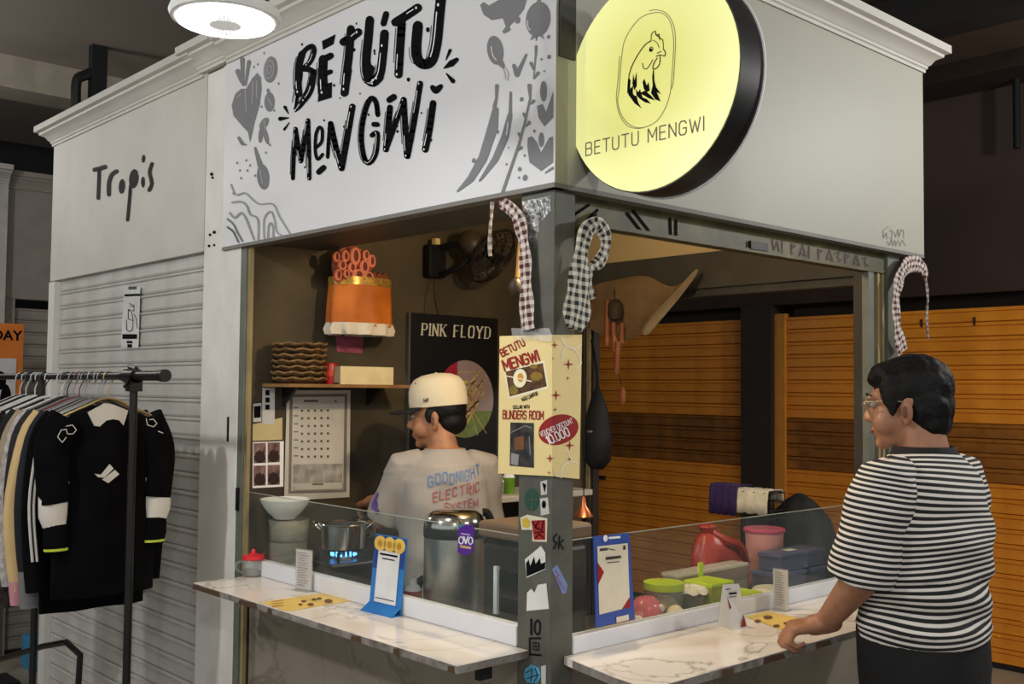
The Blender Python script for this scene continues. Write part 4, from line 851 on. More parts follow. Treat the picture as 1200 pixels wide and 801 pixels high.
cg.build('cage', mat('cage_wire', (40, 36, 32), .4, .5), fn, world=True)
MB().tube([onfan(0, 0, -.06), onfan(0, 0, .03)], .022, 12).build('hub', M_black, fn, world=True, smooth=40)
for k in range(3):
    a0 = 2*PI*k/3
    MB().loft([[onfan(r, a0+da*(.6+.5*r/.1), h) for r in (.02, .06, .1, .112)] for da, h in ((-.45, -.014), (0, 0), (.45, .014))], cap=False, closed=False).build('blade', mat('fan_blade', (46, 42, 38), .35), fn, world=True, smooth=True)
cdm = thing('power_cord', A(505, 365, y=KW), 'two thin brown fan cords running down behind the band poster', 'cord')
MB().tube(spl([(q.x-.01, KW-.01, q.z-.07), A(500, 345, y=KW-.006), A(497, 375, y=KW-.006)], 5), .003, 6).build('strand', mat('cord_brown', (70, 40, 26), .6), cdm, world=True, smooth=True)
MB().tube(spl([(q.x+.01, KW-.01, q.z-.07), A(509, 340, y=KW-.006), A(515, 375, y=KW-.006)], 5), .003, 6).build('strand', _m['cord_brown'], cdm, world=True, smooth=True)
# band poster
kb = crop(470, 360, 4.0077)
bp = thing('band_poster', A(532, 600, y=KW), 'black band poster with white capitals and a coloured disc', 'poster')
x0, x1 = A(480.5, 366, y=KW-.02).x, A(583.5, 373, y=KW-.02).x; zt = A(480, 366, y=KW-.02).z
MB().box(x0, x1, KW-.02, KW-.002, zt-.78, zt).build('panel', mat('poster_black', (10, 10, 11), .4, var=.1), bp, world=True)
MB().box(x0-.006, x0+.003, KW-.022, KW-.001, zt-.78, zt).build('frame_edge', mat('frame_grey', (78, 76, 70), .5), bp, world=True)
BP = lambda e: (lambda px, py: A(px, py, y=KW-.0205-e))
def serif_text(s, p0, p1, h):
    pl, wd = [], 0; x = 0
    for ch in s:
        for L_ in GL[ch]:
            P = [(x+a, b) for a, b in L_]
            for i in range(len(P)-1):
                (ax_, ay), (bx_, by) = P[i], P[i+1]; w = .17 if abs(by-ay) > abs(bx_-ax_)*1.2 else .075
                pl += stroke([P[i], P[i+1]], w, 6)
            for (a, b), (c_, d_) in ((P[0], P[1]), (P[-1], P[-2])):
                if abs(b-d_) > .3 and b in (0, 1) and ch not in 'O': pl += [[(a-.16, b-.035), (a+.16, b-.035), (a+.16, b+.035), (a-.16, b+.035)]]
        x += (max([a for L_ in GL[ch] for a, b in L_] or [.28])+.36)
    wd = x-.36; ang = math.atan2(p1[1]-p0[1], p1[0]-p0[0]); sx = math.dist(p0, p1)/wd
    return [[(p0[0]+u*sx*math.cos(ang)+v*h*math.sin(ang), p0[1]+u*sx*math.sin(ang)-v*h*math.cos(ang)) for u, v in P] for P in pl]
paint_split('letter', serif_text('PINK FLOYD', *kb([(98, 128), (416, 146)]), 52/4), BP(.001), mat('band_white', (206, 204, 190), .6), bp, least=6)
cx, cy, rx, ry = 300, 430, 134, 182
def disc_seg(x0, x1, y0, y1):
    P = circ(cx, cy, rx, ry, n=72)
    for k, v, sg in ((0, x0, 1), (0, x1, -1), (1, y0, 1), (1, y1, -1)):
        Q = []
        for i in range(len(P)):
            a, b = P[i], P[(i+1) % len(P)]; ia, ib = (a[k]-v)*sg >= 0, (b[k]-v)*sg >= 0
            if ia: Q.append(a)
            if ia != ib: t = (v-a[k])/(b[k]-a[k]); Q.append(tuple(a[m]+(b[m]-a[m])*t for m in (0, 1)))
        P = Q
    return [kb(P)]
paint('disc_segment', disc_seg(0, 265, 0, 470), BP(.001), mat('disc_crimson', (150, 26, 52), .5), bp)
paint('disc_segment', disc_seg(265, 999, 0, 485), BP(.001), mat('disc_mauve', (142, 124, 122), .5), bp)
paint('disc_segment', disc_seg(265, 999, 485, 999), BP(.001), mat('disc_green', (104, 118, 62), .5, scale=40, rgb2=(78, 92, 44)), bp)
paint('disc_segment', disc_seg(0, 265, 470, 999), BP(.001), mat('disc_gold', (150, 116, 60), .5), bp)
paint('disc_lines', stroke(kb([(268, 305), (350, 300)]), .8) + stroke(kb([(268, 352), (310, 350)]), 3.4) + stroke(kb([(340, 490), (400, 590)]), .5) + stroke(kb([(330, 500), (360, 600)]), .5), BP(.0015), mat('disc_ochre', (190, 166, 76), .5), bp)
tl = []
for i in range(5):
    a = (262+i*12, 470+i*18); b = (340+i*14, 330+i*14); tl += stroke(kb([a, b]), 2.2, 6)
for P in ([(285, 410), (345, 330), (378, 292)], [(320, 420), (380, 350), (400, 322)], [(255, 545), (300, 480), (340, 440)], [(262, 560), (320, 500), (350, 470)]): tl += stroke(kb(P), 2.6, 6)
paint('gold_tools', tl, BP(.002), mat('tool_gold', (196, 164, 106), .45, scale=60, rgb2=(120, 88, 50)), bp)
tk = []
for i in range(5): tk += stroke(kb([(265+i*20, 540-i*22), (285+i*20, 520-i*20)]), 1.5, 6)
tk += stroke(kb([(270, 400), (300, 380), (310, 410)]), 3) + stroke(kb([(330, 360), (350, 345)]), 1.2) + stroke(kb([(360, 372), (385, 340)]), 1)
paint('tool_shadows', tk, BP(.0025), M_char, bp)
# ------------------------------------------------------------------ cooking things behind the left glass
M_pl = glassmat('cloudy_plastic', (210, 206, 190), a=.28, rough=.2)
M_bowl = mat('white_enamel', (226, 226, 220), .25, var=.03)
def tub(name, cx, cy, z, r, h, m, label, cat='tub', lid=None, lidm=None, group=None, sx=1, sy=1, n=28):
    t = thing(name, (cx, cy, z), label, cat, group)
    MB().lathe([(r*.2, .0), (r*.88, .0), (r*.92, .004), (r, h), (r*.96, h), (r*.88, .008), (r*.2, .006)], n=n, sx=sx, sy=sy).build('body', m, t, smooth=40)
    if lid: MB().lathe([(r*.3, h), (r*1.05, h), (r*1.06, h+lid*.3), (r*1.04, h+lid), (r*.3, h+lid)], n=n, sx=sx, sy=sy).build('lid', lidm, t, smooth=40)
    return t
p = A(331, 625, x=.13)
t1 = tub('plastic_tub', .13, 1.46, WZ, .068, .155, M_pl, 'cloudy plastic tub under the white bowl', 'tub')
MB().lathe([(.01, .01), (.055, .01), (.058, .09), (.01, .1)], n=20).build('contents', mat('tub_flour', (170, 160, 140), .9), t1, smooth=40)
t2 = tub('plastic_tub', .13, 1.46, WZ+.157, .072, .075, M_pl, 'upper plastic tub with crumpled contents under the white bowl', 'tub')
MB().ell((0, 0, .035), .06, .06, .035, 14, 8).build('contents', mat('tub_crumple', (160, 148, 124), .9, bump=.6, scale=30), t2, smooth=True)
bw = thing('white_bowl', (.115, 1.465, WZ+.234), 'white enamel bowl on top of the stacked plastic tubs', 'bowl')
MB().lathe([(.01, 0), (.036, 0), (.038, .004), (.06, .022), (.08, .05), (.088, .068), (.086, .07), (.076, .052), (.056, .026), (.02, .008)], n=36).build('body', M_bowl, bw, smooth=50)
t3 = tub('plastic_jar', .09, 1.348, WZ, .045, .10, M_pl, 'cloudy jar with white contents beside the stacked tubs', 'jar')
MB().ell((0, 0, .05), .036, .036, .04, 14, 8).build('contents', mat('jar_white', (214, 206, 190), .8, bump=.5, scale=40), t3, smooth=True)
sv = thing('gas_stove', (.20, 1.22, WZ), 'black gas stove with a lit burner under the steel pot', 'stove')
MB().box(.075, .325, 1.10, 1.30, WZ, WZ+.12, .008).build('body', mat('stove_black', (22, 22, 23), .35), sv, world=True)
PC = A(393, 630, x=.19); PC = V(.19, 1.20, 0)
for k in range(4):
    a = PI/4+PI/2*k; MB().obox((PC.x+.03*math.cos(a), PC.y+.03*math.sin(a), WZ+.145), (PC.x+.085*math.cos(a), PC.y+.085*math.sin(a), WZ+.145), .008, .01).obox((PC.x+.085*math.cos(a), PC.y+.085*math.sin(a), WZ+.15), (PC.x+.085*math.cos(a), PC.y+.085*math.sin(a), WZ+.12), .008, .008).build('grate_bar', M_metal, sv, world=True)
MB().lathe([(.005, WZ+.12), (.035, WZ+.12), (.035, WZ+.132), (.005, WZ+.134)], (PC.x, PC.y, 0), 20).build('burner', M_steel, sv, world=True, smooth=40)
fm = MB()
for k in range(16):
    a = 2*PI*k/16; fm.ell((PC.x+.042*math.cos(a), PC.y+.042*math.sin(a), WZ+.136), .004, .004, .007, 6, 5)
fm.build('flame', mat('gas_flame', (90, 170, 255), .5, emit=3., var=0), sv, world=True, smooth=True)['kind'] = 'stuff'
MB().lathe([(.002, 0), (.016, 0), (.015, .016), (.002, .017)], n=16).xf(Matrix.Translation((.075, 1.20, WZ+.06)) @ Matrix.Rotation(-PI/2, 4, 'Y')).build('knob', M_metal, sv, world=True, smooth=40)
pt = thing('cooking_pot', (PC.x, PC.y, WZ+.151), 'two handled steel pot on the lit gas burner', 'pot')
MB().lathe([(.005, 0), (.068, 0), (.075, .006), (.077, .082), (.082, .086), (.080, .089), (.073, .084), (.070, .01), (.005, .008)], n=36).build('body', M_chrome, pt, smooth=40)
for s in (-1, 1):
    d = (CR*s); d.z = 0; d.normalize(); sd = Vector((-d.y, d.x, 0))
    MB().tube(spl([d*.076+sd*.022+V(0, 0, .07), d*.095+sd*.02+V(0, 0, .085), d*.103+V(0, 0, .09), d*.095-sd*.02+V(0, 0, .085), d*.076-sd*.022+V(0, 0, .07)], 5), .0042, 8).build('handle', M_chrome, pt, smooth=True)
MB().lathe([(.002, .06), (.07, .06)], n=24).build('soup', mat('soup', (120, 92, 50), .15), pt)
bo = thing('steel_boiler', (.2, .62, WZ), 'tall polished steel food boiler behind the purple sticker', 'boiler')
MB().lathe([(.01, 0), (.088, 0), (.091, .005), (.091, .265), (.088, .268), (.01, .268)], n=48).build('body', M_steel, bo, smooth=40)
MB().lathe([(.0905, .255), (.093, .258), (.093, .282), (.0905, .285)], n=48).build('rubber_band', M_black, bo, smooth=40)
MB().lathe([(.092, .284), (.093, .292), (.085, .318), (.068, .332), (.035, .338), (.004, .339)], n=48).build('lid', M_chrome, bo, smooth=40)
d = CR.copy(); d.z = 0; d.normalize()
MB().tube(spl([d*.088+V(0, 0, .24), d*.108+V(0, 0, .25), d*.114+V(0, 0, .285), d*.100+V(0, 0, .325), d*.085+V(0, 0, .328)], 4), .012, 8).build('hinge', M_black, bo, smooth=True)
d2 = -d; MB().tube(spl([d2*.09+V(0, 0, .03), d2*.105+V(0, 0, .05), d2*.105+V(0, 0, .11), d2*.09+V(0, 0, .13)], 4), .012, 8).build('handle', M_black, bo, smooth=True)
ap = thing('counter_appliance', (.22, .30, WZ), 'dark boxy appliance with a brown top between boiler and post', 'appliance')
MB().box(.13, .33, .19, .41, WZ, WZ+.27, .012).build('body', mat('appliance_dark', (44, 43, 42), .35, .3), ap, world=True)
MB().box(.12, .34, .18, .42, WZ+.285, WZ+.33, .01).build('top', mat('appliance_brown', (112, 92, 72), .5), ap, world=True)
MB().box(.14, .32, .20, .40, WZ+.27, WZ+.285).build('seal', M_black, ap, world=True)
MB().box(.124, .13, .21, .33, WZ+.09, WZ+.20).build('window', mat('appliance_glass', (18, 20, 18), .1), ap, world=True)
MB().box(.12, .13, .335, .35, WZ+.08, WZ+.21).build('handle', M_hl, ap, world=True)
p = A(484, 690, x=.09)
rj = tub('sauce_bottle', .09, p.y, WZ, .026, .1, mat('sauce_red', (176, 40, 36), .4), 'red sauce bottle behind the blue payment stand', 'bottle')
MB().lathe([(.026, .1), (.02, .112), (.012, .118), (.011, .13), (.003, .134)], n=16).build('cap', M_hl, rj, smooth=40)
sd_ = thing('side_rack', (1.0, 1.25, 0), 'grey steel rack of bottles behind the cook', 'rack')
MB().box(.86, 1.45, 1.22, 1.50, 1.155, 1.18, .004).build('top', mat('rack_top', (190, 180, 164), .4), sd_, world=True)
for x in (.88, 1.43):
    for y in (1.24, 1.48): MB().box(x-.012, x+.012, y-.012, y+.012, 0, 1.155).build('leg', M_metal, sd_, world=True)
for px, m, r, h, lb_ in ((572, mat('bottle_brown', (96, 60, 30), .2), .026, .06, 'brown sauce bottle on the rack nearest the cook'), (584, M_pl, .024, .05, 'clear bottle on the rack between brown and green ones'), (596, mat('bottle_green', (96, 140, 40), .25), .026, .065, 'green bottle on the rack next to the corner post')):
    x = A(px, 570, y=1.30).x; b = tub('bottle', x, 1.30, 1.18, r, h, m, lb_, 'bottle', group='bottles on the side rack')
    MB().lathe([(r, h), (r*.6, h+.02), (r*.45, h+.04), (.003, h+.042)], n=14).build('cap', M_hl, b, smooth=40)
# purple sticker on the glass
GX = lambda e: (lambda px, py: A(px, py, x=.008-e))
ko = crop(480, 570, 4.714)
sk = thing('wallet_sticker', A(538, 650, x=.007), 'purple payment sticker on the left glass in front of the boiler', 'sticker')
MB().prism([A(*p, x=.0068) for p in ko([(268, 235), (280, 222), (300, 215), (312, 208), (345, 212), (356, 225), (356, 330), (345, 358), (330, 372), (315, 378), (285, 370), (266, 362)])], (.0008, 0, 0)).build('film', mat('sticker_purple', (84, 36, 140), .4), sk, world=True)
paint('lettering', stroke(ko(spl([(285, 275), (274, 285), (274, 305), (285, 315), (296, 305), (296, 285), (285, 275)], 3)), 1.5, 6) + stroke(ko([(300, 275), (311, 314), (322, 276)]), 1.5, 6) + stroke(ko(spl([(337, 278), (327, 288), (327, 308), (337, 318), (347, 308), (347, 288), (337, 278)], 3)), 1.5, 6) + stroke(ko([(285, 258), (335, 266)]), .7, 5), GX(.002), M_hl, sk)
paint('bar', [ko([(278, 322), (340, 332), (338, 345), (278, 335)])], GX(.002), mat('sticker_gold', (196, 170, 110), .5), sk)
paint('corner', [ko([(266, 210), (298, 200), (298, 214), (268, 234)])], GX(.0014), mat('sticker_teal', (70, 120, 140), .5), sk)
# ------------------------------------------------------------------ things on the left counter
LZ = .950
p = A(300, 674, z=LZ)
jr = thing('sugar_jar', (p.x-.012, p.y, LZ), 'small glass jar with a red lid at the end of the left counter', 'jar')
MB().lathe([(.005, 0), (.03, 0), (.034, .004), (.035, .05), (.03, .058), (.028, .056), (.032, .048), (.031, .006), (.005, .004)], n=28).build('glass', glassmat('jar_glass', (220, 224, 220), a=.16), jr, smooth=40)
MB().lathe([(.005, .004), (.0305, .004), (.0305, .022), (.005, .023)], n=24).build('contents', mat('jar_brown', (66, 42, 34), .7), jr, smooth=40)
MB().lathe([(.036, .057), (.038, .06), (.037, .07), (.014, .076), (.007, .078), (.007, .088), (.004, .092), (.001, .092)], n=28).build('lid', mat('lid_red', (224, 50, 56), .35), jr, smooth=40)
MB().tube(spl([V(-.03, .02, .05), V(-.045, .03, .045), V(-.047, .032, .025), V(-.03, .02, .012)], 4), .004, 6).build('handle', _m['jar_glass'], jr, smooth=True)
def card_stand(px0, px1, pyb, pyt, ax, label):
    a, b = A(px0, pyb, z=LZ if ax == 'x' else .942), A(px1, pyb+3, z=LZ if ax == 'x' else .942)
    z0 = LZ if ax == 'x' else .942; t = thing('menu_card_stand', ((a.x+b.x)/2, (a.y+b.y)/2, z0), label, 'card stand')
    d = (b-a); d.z = 0; w = d.length; d.normalize(); n = Vector((-d.y, d.x, 0))
    mid = (a+b)/2; dep = (mid-CAM).dot(CF); H = (pyb-pyt)*dep/FPX
    f_ = lambda u, v, k: Vector((mid.x, mid.y, z0)) + d*u + n*k + V(0, 0, v)
    def slab(u0, u1, v0, v1, k0, k1): return MB().add([f_(u, v, k) for u in (u0, u1) for v in (v0, v1) for k in (k0, k1)], [(0, 1, 3, 2), (4, 6, 7, 5), (0, 4, 5, 1), (2, 3, 7, 6), (0, 2, 6, 4), (1, 5, 7, 3)])
    slab(-w/2, w/2, 0, H, -.002, .002).build('acrylic', glassmat('acrylic_card', (235, 235, 230), a=.2), t, world=True)
    slab(-w*.45, w*.45, H*.03, H*.97, -.0012, .0012).build('card', mat('card_white', (206, 200, 192), .6), t, world=True)
    slab(-w/2, w/2, 0, .003, -.022, .022).build('foot', glassmat('acrylic_card'), t, world=True)
    pr = []
    for i in range(14):
        v = H*(.12+.06*i); pr.append([(-w*.36, v), (w*(.1+.25*((i*7) % 5)/5), v), (w*(.1+.25*((i*7) % 5)/5), v+H*.016), (-w*.36, v+H*.016)])
    paint('print', pr, lambda u, v: f_(u, v, -.0026 if n.dot(CAM-mid) < 0 else .0026), mat('card_ink', (140, 128, 122), .6), t)
    return t
card_stand(346, 365.5, 690, 642, 'x', 'small clear card stand beside the red-lidded jar on the left counter')
card_stand(906, 924, 713, 665, 'y', 'small clear card stand on the right counter by the customer')
M_fly = mat('flyer_yellow', (226, 194, 104), .5, var=.05)
fy = thing('menu_flyer', A(360, 705, z=LZ), 'yellow menu flyer lying on the left counter', 'flyer')
MB().prism([A(*p, z=LZ+.0006) for p in ((306, 705.6), (383, 694), (415, 703), (337, 716))], (0, 0, .0008)).build('sheet', M_fly, fy, world=True)
fk = [circ(x, y, r, r*.5) for x, y, r in ((356, 704, 3), (364, 708, 4), (374, 701, 3), (385, 704, 5), (368, 702, 3), (352, 708, 2.5))]
paint('food_pictures', fk, lambda px, py: A(px, py, z=LZ+.0018), mat('flyer_food', (110, 76, 40), .6), fy)
paint('print', [[(318+i*2.2, 704-i*.2+j*3), (330+i*2.2, 702.4+j*3), (330.4+i*2.2, 703+j*3), (318.4+i*2.2, 704.7+j*3)] for i in range(2) for j in range(3)], lambda px, py: A(px, py, z=LZ+.0018), mat('flyer_ink', (170, 120, 60), .6), fy)
fy2 = thing('menu_flyer', A(905, 725, z=.942), 'yellow menu flyer lying on the right counter beside the hand', 'flyer')
MB().prism([A(*p, z=.9426) for p in ((873, 722), (899, 716), (950, 727), (928, 742))], (0, 0, .0008)).build('sheet', M_fly, fy2, world=True)
paint('food_pictures', [circ(x, y, r, r*.45) for x, y, r in ((888, 727, 4), (900, 723, 5.5), (910, 733, 4), (922, 730, 4), (932, 727, 4))], lambda px, py: A(px, py, z=.9438), _m['flyer_food'], fy2)
# payment stands
M_blue = mat('stand_blue', (44, 120, 190), .4); M_dblue = mat('stand_navy', (36, 66, 136), .4); M_pap = mat('stand_paper', (226, 226, 224), .5)
def plane_from(pts, **k): return [A(*p, **k) for p in pts]
qs = thing('payment_stand', A(450, 716, z=LZ), 'blue payment stand with three yellow emblems on the left counter', 'payment stand')
b0, b1 = A(432, 713, z=LZ), A(469, 722, z=LZ); d = (b1-b0); d.z = 0; w = d.length; d.normalize(); n = Vector((d.y, -d.x, 0))
if n.dot(CAM-b0) < 0: n = -n
mid = (b0+b1)/2; H = 88*((mid-CAM).dot(CF))/FPX
def qf(u, v, k=0): return mid + d*(u*w) + (V(0, 0, 1) - n*.10)*(v*H) + n*k + V(0, 0, 0)
MB().prism([qf(-.5, 0), qf(.5, 0), qf(.5, 1), qf(-.5, 1)], -n*.003).build('panel', M_blue, qs, world=True)
f0 = n*.03
MB().prism([qf(-.5, 0), qf(.5, 0), qf(.5, 0)+f0, qf(-.5, 0)+f0], (0, 0, .003)).build('foot', M_blue, qs, world=True)
MB().prism([qf(-.5, .1), qf(.5, .1), qf(.5, 0)+f0, qf(-.5, 0)+f0], n*.002).build('kick', M_blue, qs, world=True)
q2 = lambda e: (lambda u, v: qf(u, v, e))
paint('navy_band', [[(-.48, .55), (.48, .6), (.48, .99), (-.48, .99)]], q2(.001), M_dblue, qs)
paint('white_panel', [[(-.34, .12), (.34, .12), (.34, .8), (-.34, .8)]], q2(.002), M_pap, qs)
for u in (-.3, 0, .3): paint('emblem', [circ(u, .89, .19, .1)], q2(.003), mat('emblem_yellow', (230, 190, 90), .5), qs); paint('emblem_mark', [circ(u, .89, .07, .045)], q2(.004), mat('emblem_ochre', (190, 140, 40), .5), qs)
paint('print', [[(-.28, .74), (.28, .74), (.28, .765), (-.28, .765)], [(-.2, .69), (.2, .69), (.2, .705), (-.2, .705)], [(-.3, .17), (.3, .17), (.3, .18), (-.3, .18)]], q2(.003), M_char, qs)
# tall blue stand hung on the right glass
PB = lambda e: (lambda px, py: A(px, py, y=-.006-e))
ks = crop(660, 600, 5.006)
qb = thing('payment_stand', A(720, 730, y=-.006), 'tall blue payment board leaning on the right glass next to the post', 'payment stand')
MB().prism([A(*p, y=-.006) for p in ks([(178, 142), (388, 120), (420, 625), (192, 676)])], (0, .003, 0)).build('panel', mat('board_blue', (54, 82, 160), .4), qb, world=True)
paint('white_panel', [ks([(200, 200), (378, 180), (392, 555), (212, 600)])], PB(.001), mat('board_cream', (222, 214, 190), .5), qb)
paint('red_arrow', [ks([(200, 290), (240, 350), (206, 425)])], PB(.002), M_red, qb); paint('red_arrow', [ks([(392, 495), (394, 556), (345, 568)])], PB(.002), M_red, qb)
paint('print', [ks([(250, 262), (340, 252), (340, 268), (250, 280)]), ks([(215, 212), (262, 208), (262, 222), (215, 228)]), ks([(265, 210), (308, 220), (300, 224), (265, 216)]), ks([(352, 195), (366, 193), (366, 218), (352, 220)]), ks([(258, 293), (330, 286), (330, 291), (258, 298)])], PB(.002), mat('board_ink', (60, 56, 50), .6), qb)
paint('logo', [ks(circ(248, 152, 13, 20))] + stroke(ks([(272, 150), (330, 145)]), 2.6), PB(.002), M_hl, qb); paint('code_label', [ks([(312, 615), (384, 598), (386, 630), (314, 648)])], PB(.002), mat('board_cream'  , (222, 214, 190), .5), qb)
# small white A-frame payment stand
kf = crop(730, 600, 4.615)
af = thing('payment_stand', A(858, 737, z=.942), 'small white folded payment stand on the right counter', 'payment stand')
P = kf([(540, 392), (628, 386), (672, 620), (600, 640), (512, 612)])
F0, F1, F2 = A(*P[4], z=.942), A(*P[3], z=.942), A(*P[2], z=.942)
dp = ((F1+F2)/2-CAM).dot(CF)
T0 = D(*P[0], dp+.005); T1 = D(*P[1], dp+.02)
MB().prism([F1, F2, T1, T0], (CF*.003)).build('front_panel', M_pap, af, world=True)
MB().prism([F0, F1, T0], (CF*.003)).build('side_panel', M_pap, af, world=True)
MB().prism([F0, F2+(F0-F1), T1, T0], (CF*.003)).build('back_panel', M_pap, af, world=True)
def aff(u, v, e=.0012): return F1*(1-u)*(1-v)+F2*u*(1-v)+T0*(1-u)*v+T1*u*v - CF*e
paint('red_mark', [[(.55, .04), (.95, .03), (.92, .3)]], lambda u, v: aff(u, v), M_red, af); paint('red_mark', [[(.06, .45), (.2, .5), (.08, .75)]], lambda u, v: aff(u, v), M_red, af)
paint('print', [[(.25, .78), (.75, .78), (.75, .82), (.25, .82)], [(.2, .72), (.7, .72), (.7, .735), (.2, .735)], [(.1, .89), (.4, .89), (.4, .91), (.1, .91)]], lambda u, v: aff(u, v), M_char, af)
# ------------------------------------------------------------------ food and boxes behind the right glass
def top_at(px, py, y): return A(px, py, y=y)
M_lime = mat('lime_plastic', (186, 206, 40), .4); M_clear = glassmat('clear_plastic', (222, 222, 206), a=.14)
def boxtub(name, x0, x1, y0, y1, z0, z1, m, label, lidm=None, lid=.014, cat='container', group=None, inner=None):
    t = thing(name, ((x0+x1)/2, (y0+y1)/2, z0), label, cat, group)
    w = .003
    MB().box(x0, x1, y0, y0+w, z0, z1).box(x0, x1, y1-w, y1, z0, z1).box(x0, x0+w, y0+w, y1-w, z0, z1).box(x1-w, x1, y0+w, y1-w, z0, z1).box(x0+w, x1-w, y0+w, y1-w, z0, z0+w).build('body', m, t, world=True)
    if lidm: MB().box(x0-.004, x1+.004, y0-.004, y1+.004, z1, z1+lid, .004).build('lid', lidm, t, world=True)
    if inner: MB().box(x0+.01, x1-.01, y0+.01, y1-.01, z0+.006, z0+(z1-z0)*.55, .01).build('contents', inner, t, world=True)
    return t
p = top_at(687, 662, .2)
ob_ = thing('orange_snack_bag', (p.x+.05, .12, WZ), 'orange foil snack bag behind the blue board on the right glass', 'bag')
n = 20; rr = random.Random(2)
MB().loft([[Vector((a*math.cos(2*PI*i/n)*(1+.12*math.cos(5*2*PI*i/n+z*40)), b*math.sin(2*PI*i/n)*(1+.1*math.cos(4*2*PI*i/n)), z)) for i in range(n)] for z, a, b in ((0, .05, .03), (.03, .055, .04), (.08, .05, .035), (.12, .045, .016), (.135, .05, .006))]).build('bag', mat('orange_foil', (206, 110, 50), .3, .3, var=.2), ob_, smooth=60)
p = top_at(676, 690, .10)
solo('paper_roll', MB().lathe([(.012, 0), (.026, 0), (.026, .075), (.012, .075), (.011, .07), (.011, .005)], (.115, .09, WZ), 24), mat('roll_white', (220, 210, 196), .7), 'white paper roll beside the post behind the right glass', 'paper roll', smooth=40)
p = top_at(760, 695, .12); pk = thing('pink_cracker_bag', (p.x, .13, WZ), 'pink and white bag of crackers behind the right glass', 'bag')
MB().loft([[Vector((a*math.cos(2*PI*i/n)*(1+.1*math.cos(6*2*PI*i/n+z*50)), b*math.sin(2*PI*i/n), z)) for i in range(n)] for z, a, b in ((0, .05, .04), (.04, .06, .05), (.085, .052, .04), (.11, .03, .02))]).build('film', glassmat('pink_film', (236, 120, 130), a=.55, rough=.2), pk, smooth=60)
for k in range(7):
    a = k*.9; MB().ell((.04*math.cos(a), .028*math.sin(a), .03+.007*k), .028, .022, .012, 10, 6, Matrix.Rotation(a, 3, 'X')).build('cracker', mat('cracker_pink', (232, 110, 120), .7) if k % 2 else mat('cracker_white', (232, 222, 206), .7), pk, smooth=True)
def spread(px, y): return A(px, 690, y=y).x
j1 = tub('lime_lid_jar', spread(778, .16), .16, WZ, .058, .115, M_clear, 'clear jar with a lime green lid nearest the pink bag', 'jar', .02, M_lime)
MB().ell((0, 0, .05), .048, .048, .045, 16, 8).build('contents', mat('snack_cream', (206, 184, 140), .8, bump=.6, scale=50), j1, smooth=True)
j2 = tub('cookie_jar', spread(808, .15), .15, WZ, .045, .10, M_clear, 'jar of dark fried snacks with a white paper top', 'jar')
MB().lathe([(.005, .006), (.04, .006), (.042, .085), (.005, .09)], n=20).build('contents', mat('snack_brown', (76, 48, 28), .8, bump=.8, scale=60), j2, smooth=40)
MB().loft([[Vector(((r+.006*math.cos(9*t))*math.cos(t), (r+.006*math.cos(9*t))*math.sin(t), z+.004*math.sin(9*t))) for t in [2*PI*i/36 for i in range(36)]] for r, z in ((.054, .095), (.046, .106), (.02, .112), (.003, .112))]).build('paper_cover', mat('paper_white', (230, 222, 204), .8), j2, smooth=50)
j3 = tub('cream_bag_tub', spread(790, .09), .085, WZ, .034, .065, M_clear, 'low tub of pale crackers with crumpled white paper', 'tub')
MB().ell((0, 0, .045), .030, .028, .04, 16, 8).build('contents', mat('snack_pale', (224, 208, 170), .8, bump=.8, scale=50), j3, smooth=True)
x0, x1 = spread(828, .11), spread(852, .11)
boxtub('lime_tub', x0+.012, x1+.015, .10, .20, WZ, WZ+.105, glassmat('lime_clear', (206, 210, 90), a=.5, rough=.15), 'yellow green tub with a lime lid behind the white stand', M_lime, inner=mat('snack_cream'  , (206, 184, 140), .8))
x0, x1 = spread(853, .1), spread(885, .1)
boxtub('clear_box', x0+.03, x1+.0, .08, .17, WZ, WZ+.06, M_clear, 'clear low box with a lime lid beside the white stand', M_lime, inner=mat('snack_pale', (1, 1, 1)))
a = A(778, 662, y=.27); b = A(860, 672, y=.27)
lt = boxtub('long_clear_container', a.x, b.x, .215, .275, WZ, .5*(a.z+b.z), M_clear, 'long clear container in front of the red plastic bag', glassmat('clear_lid', (236, 232, 214), a=.35), .012)
MB().box(a.x+.10, a.x+.12, .209, .216, WZ+.09, WZ+.16).build('clip', M_lime, lt, world=True)
a = spread(866, .2); b = spread(930, .2)
ck = thing('cake_container', (spread(902, .10), .105, WZ), 'round clear container with a flat pale lid behind the card stand', 'container')
MB().lathe([(.01, 0), (.045, 0), (.05, .06), (.047, .06), (.04, .006), (.01, .004)], n=36, sy=.8).build('body', M_clear, ck, smooth=40)
MB().lathe([(.01, .075), (.052, .074), (.060, .067), (.060, .061), (.046, .0615), (.01, .064)], n=36, sy=.8).build('lid', mat('lid_pale', (210, 198, 166), .4), ck, smooth=40)
# red plastic bag
rc = A(832, 650, y=.40); rb_ = thing('red_plastic_bag', (rc.x, .365, WZ), 'knotted translucent red plastic bag behind the right glass', 'bag')
M_rb = mat('red_bag_film', (168, 52, 34), .35, scale=10, rgb2=(128, 34, 22), bump=.7)
n = 32
def bagring(z, rx, ry, k, dx=0): return [Vector((dx+(rx*(1+.07*math.cos(k*t+z*30)+.05*math.cos(3*t+z*20)))*math.cos(t), ry*(1+.06*math.cos(k*t))*math.sin(t), z)) for t in [2*PI*i/n for i in range(n)]]
zt = A(812, 617, y=.37).z - WZ
MB().loft([bagring(0, .10, .06, 7), bagring(.03, .13, .07, 7), bagring(.08, .135, .07, 8), bagring(.12, .115, .065, 8, -.01), bagring(.15, .095, .06, 9, -.03), bagring(zt-.04, .045, .04, 9, -.055), bagring(zt-.025, .022, .022, 6, -.06), bagring(zt-.005, .035, .03, 6, -.062), bagring(zt+.008, .02, .02, 6, -.066)]).build('film', M_rb, rb_, smooth=60)
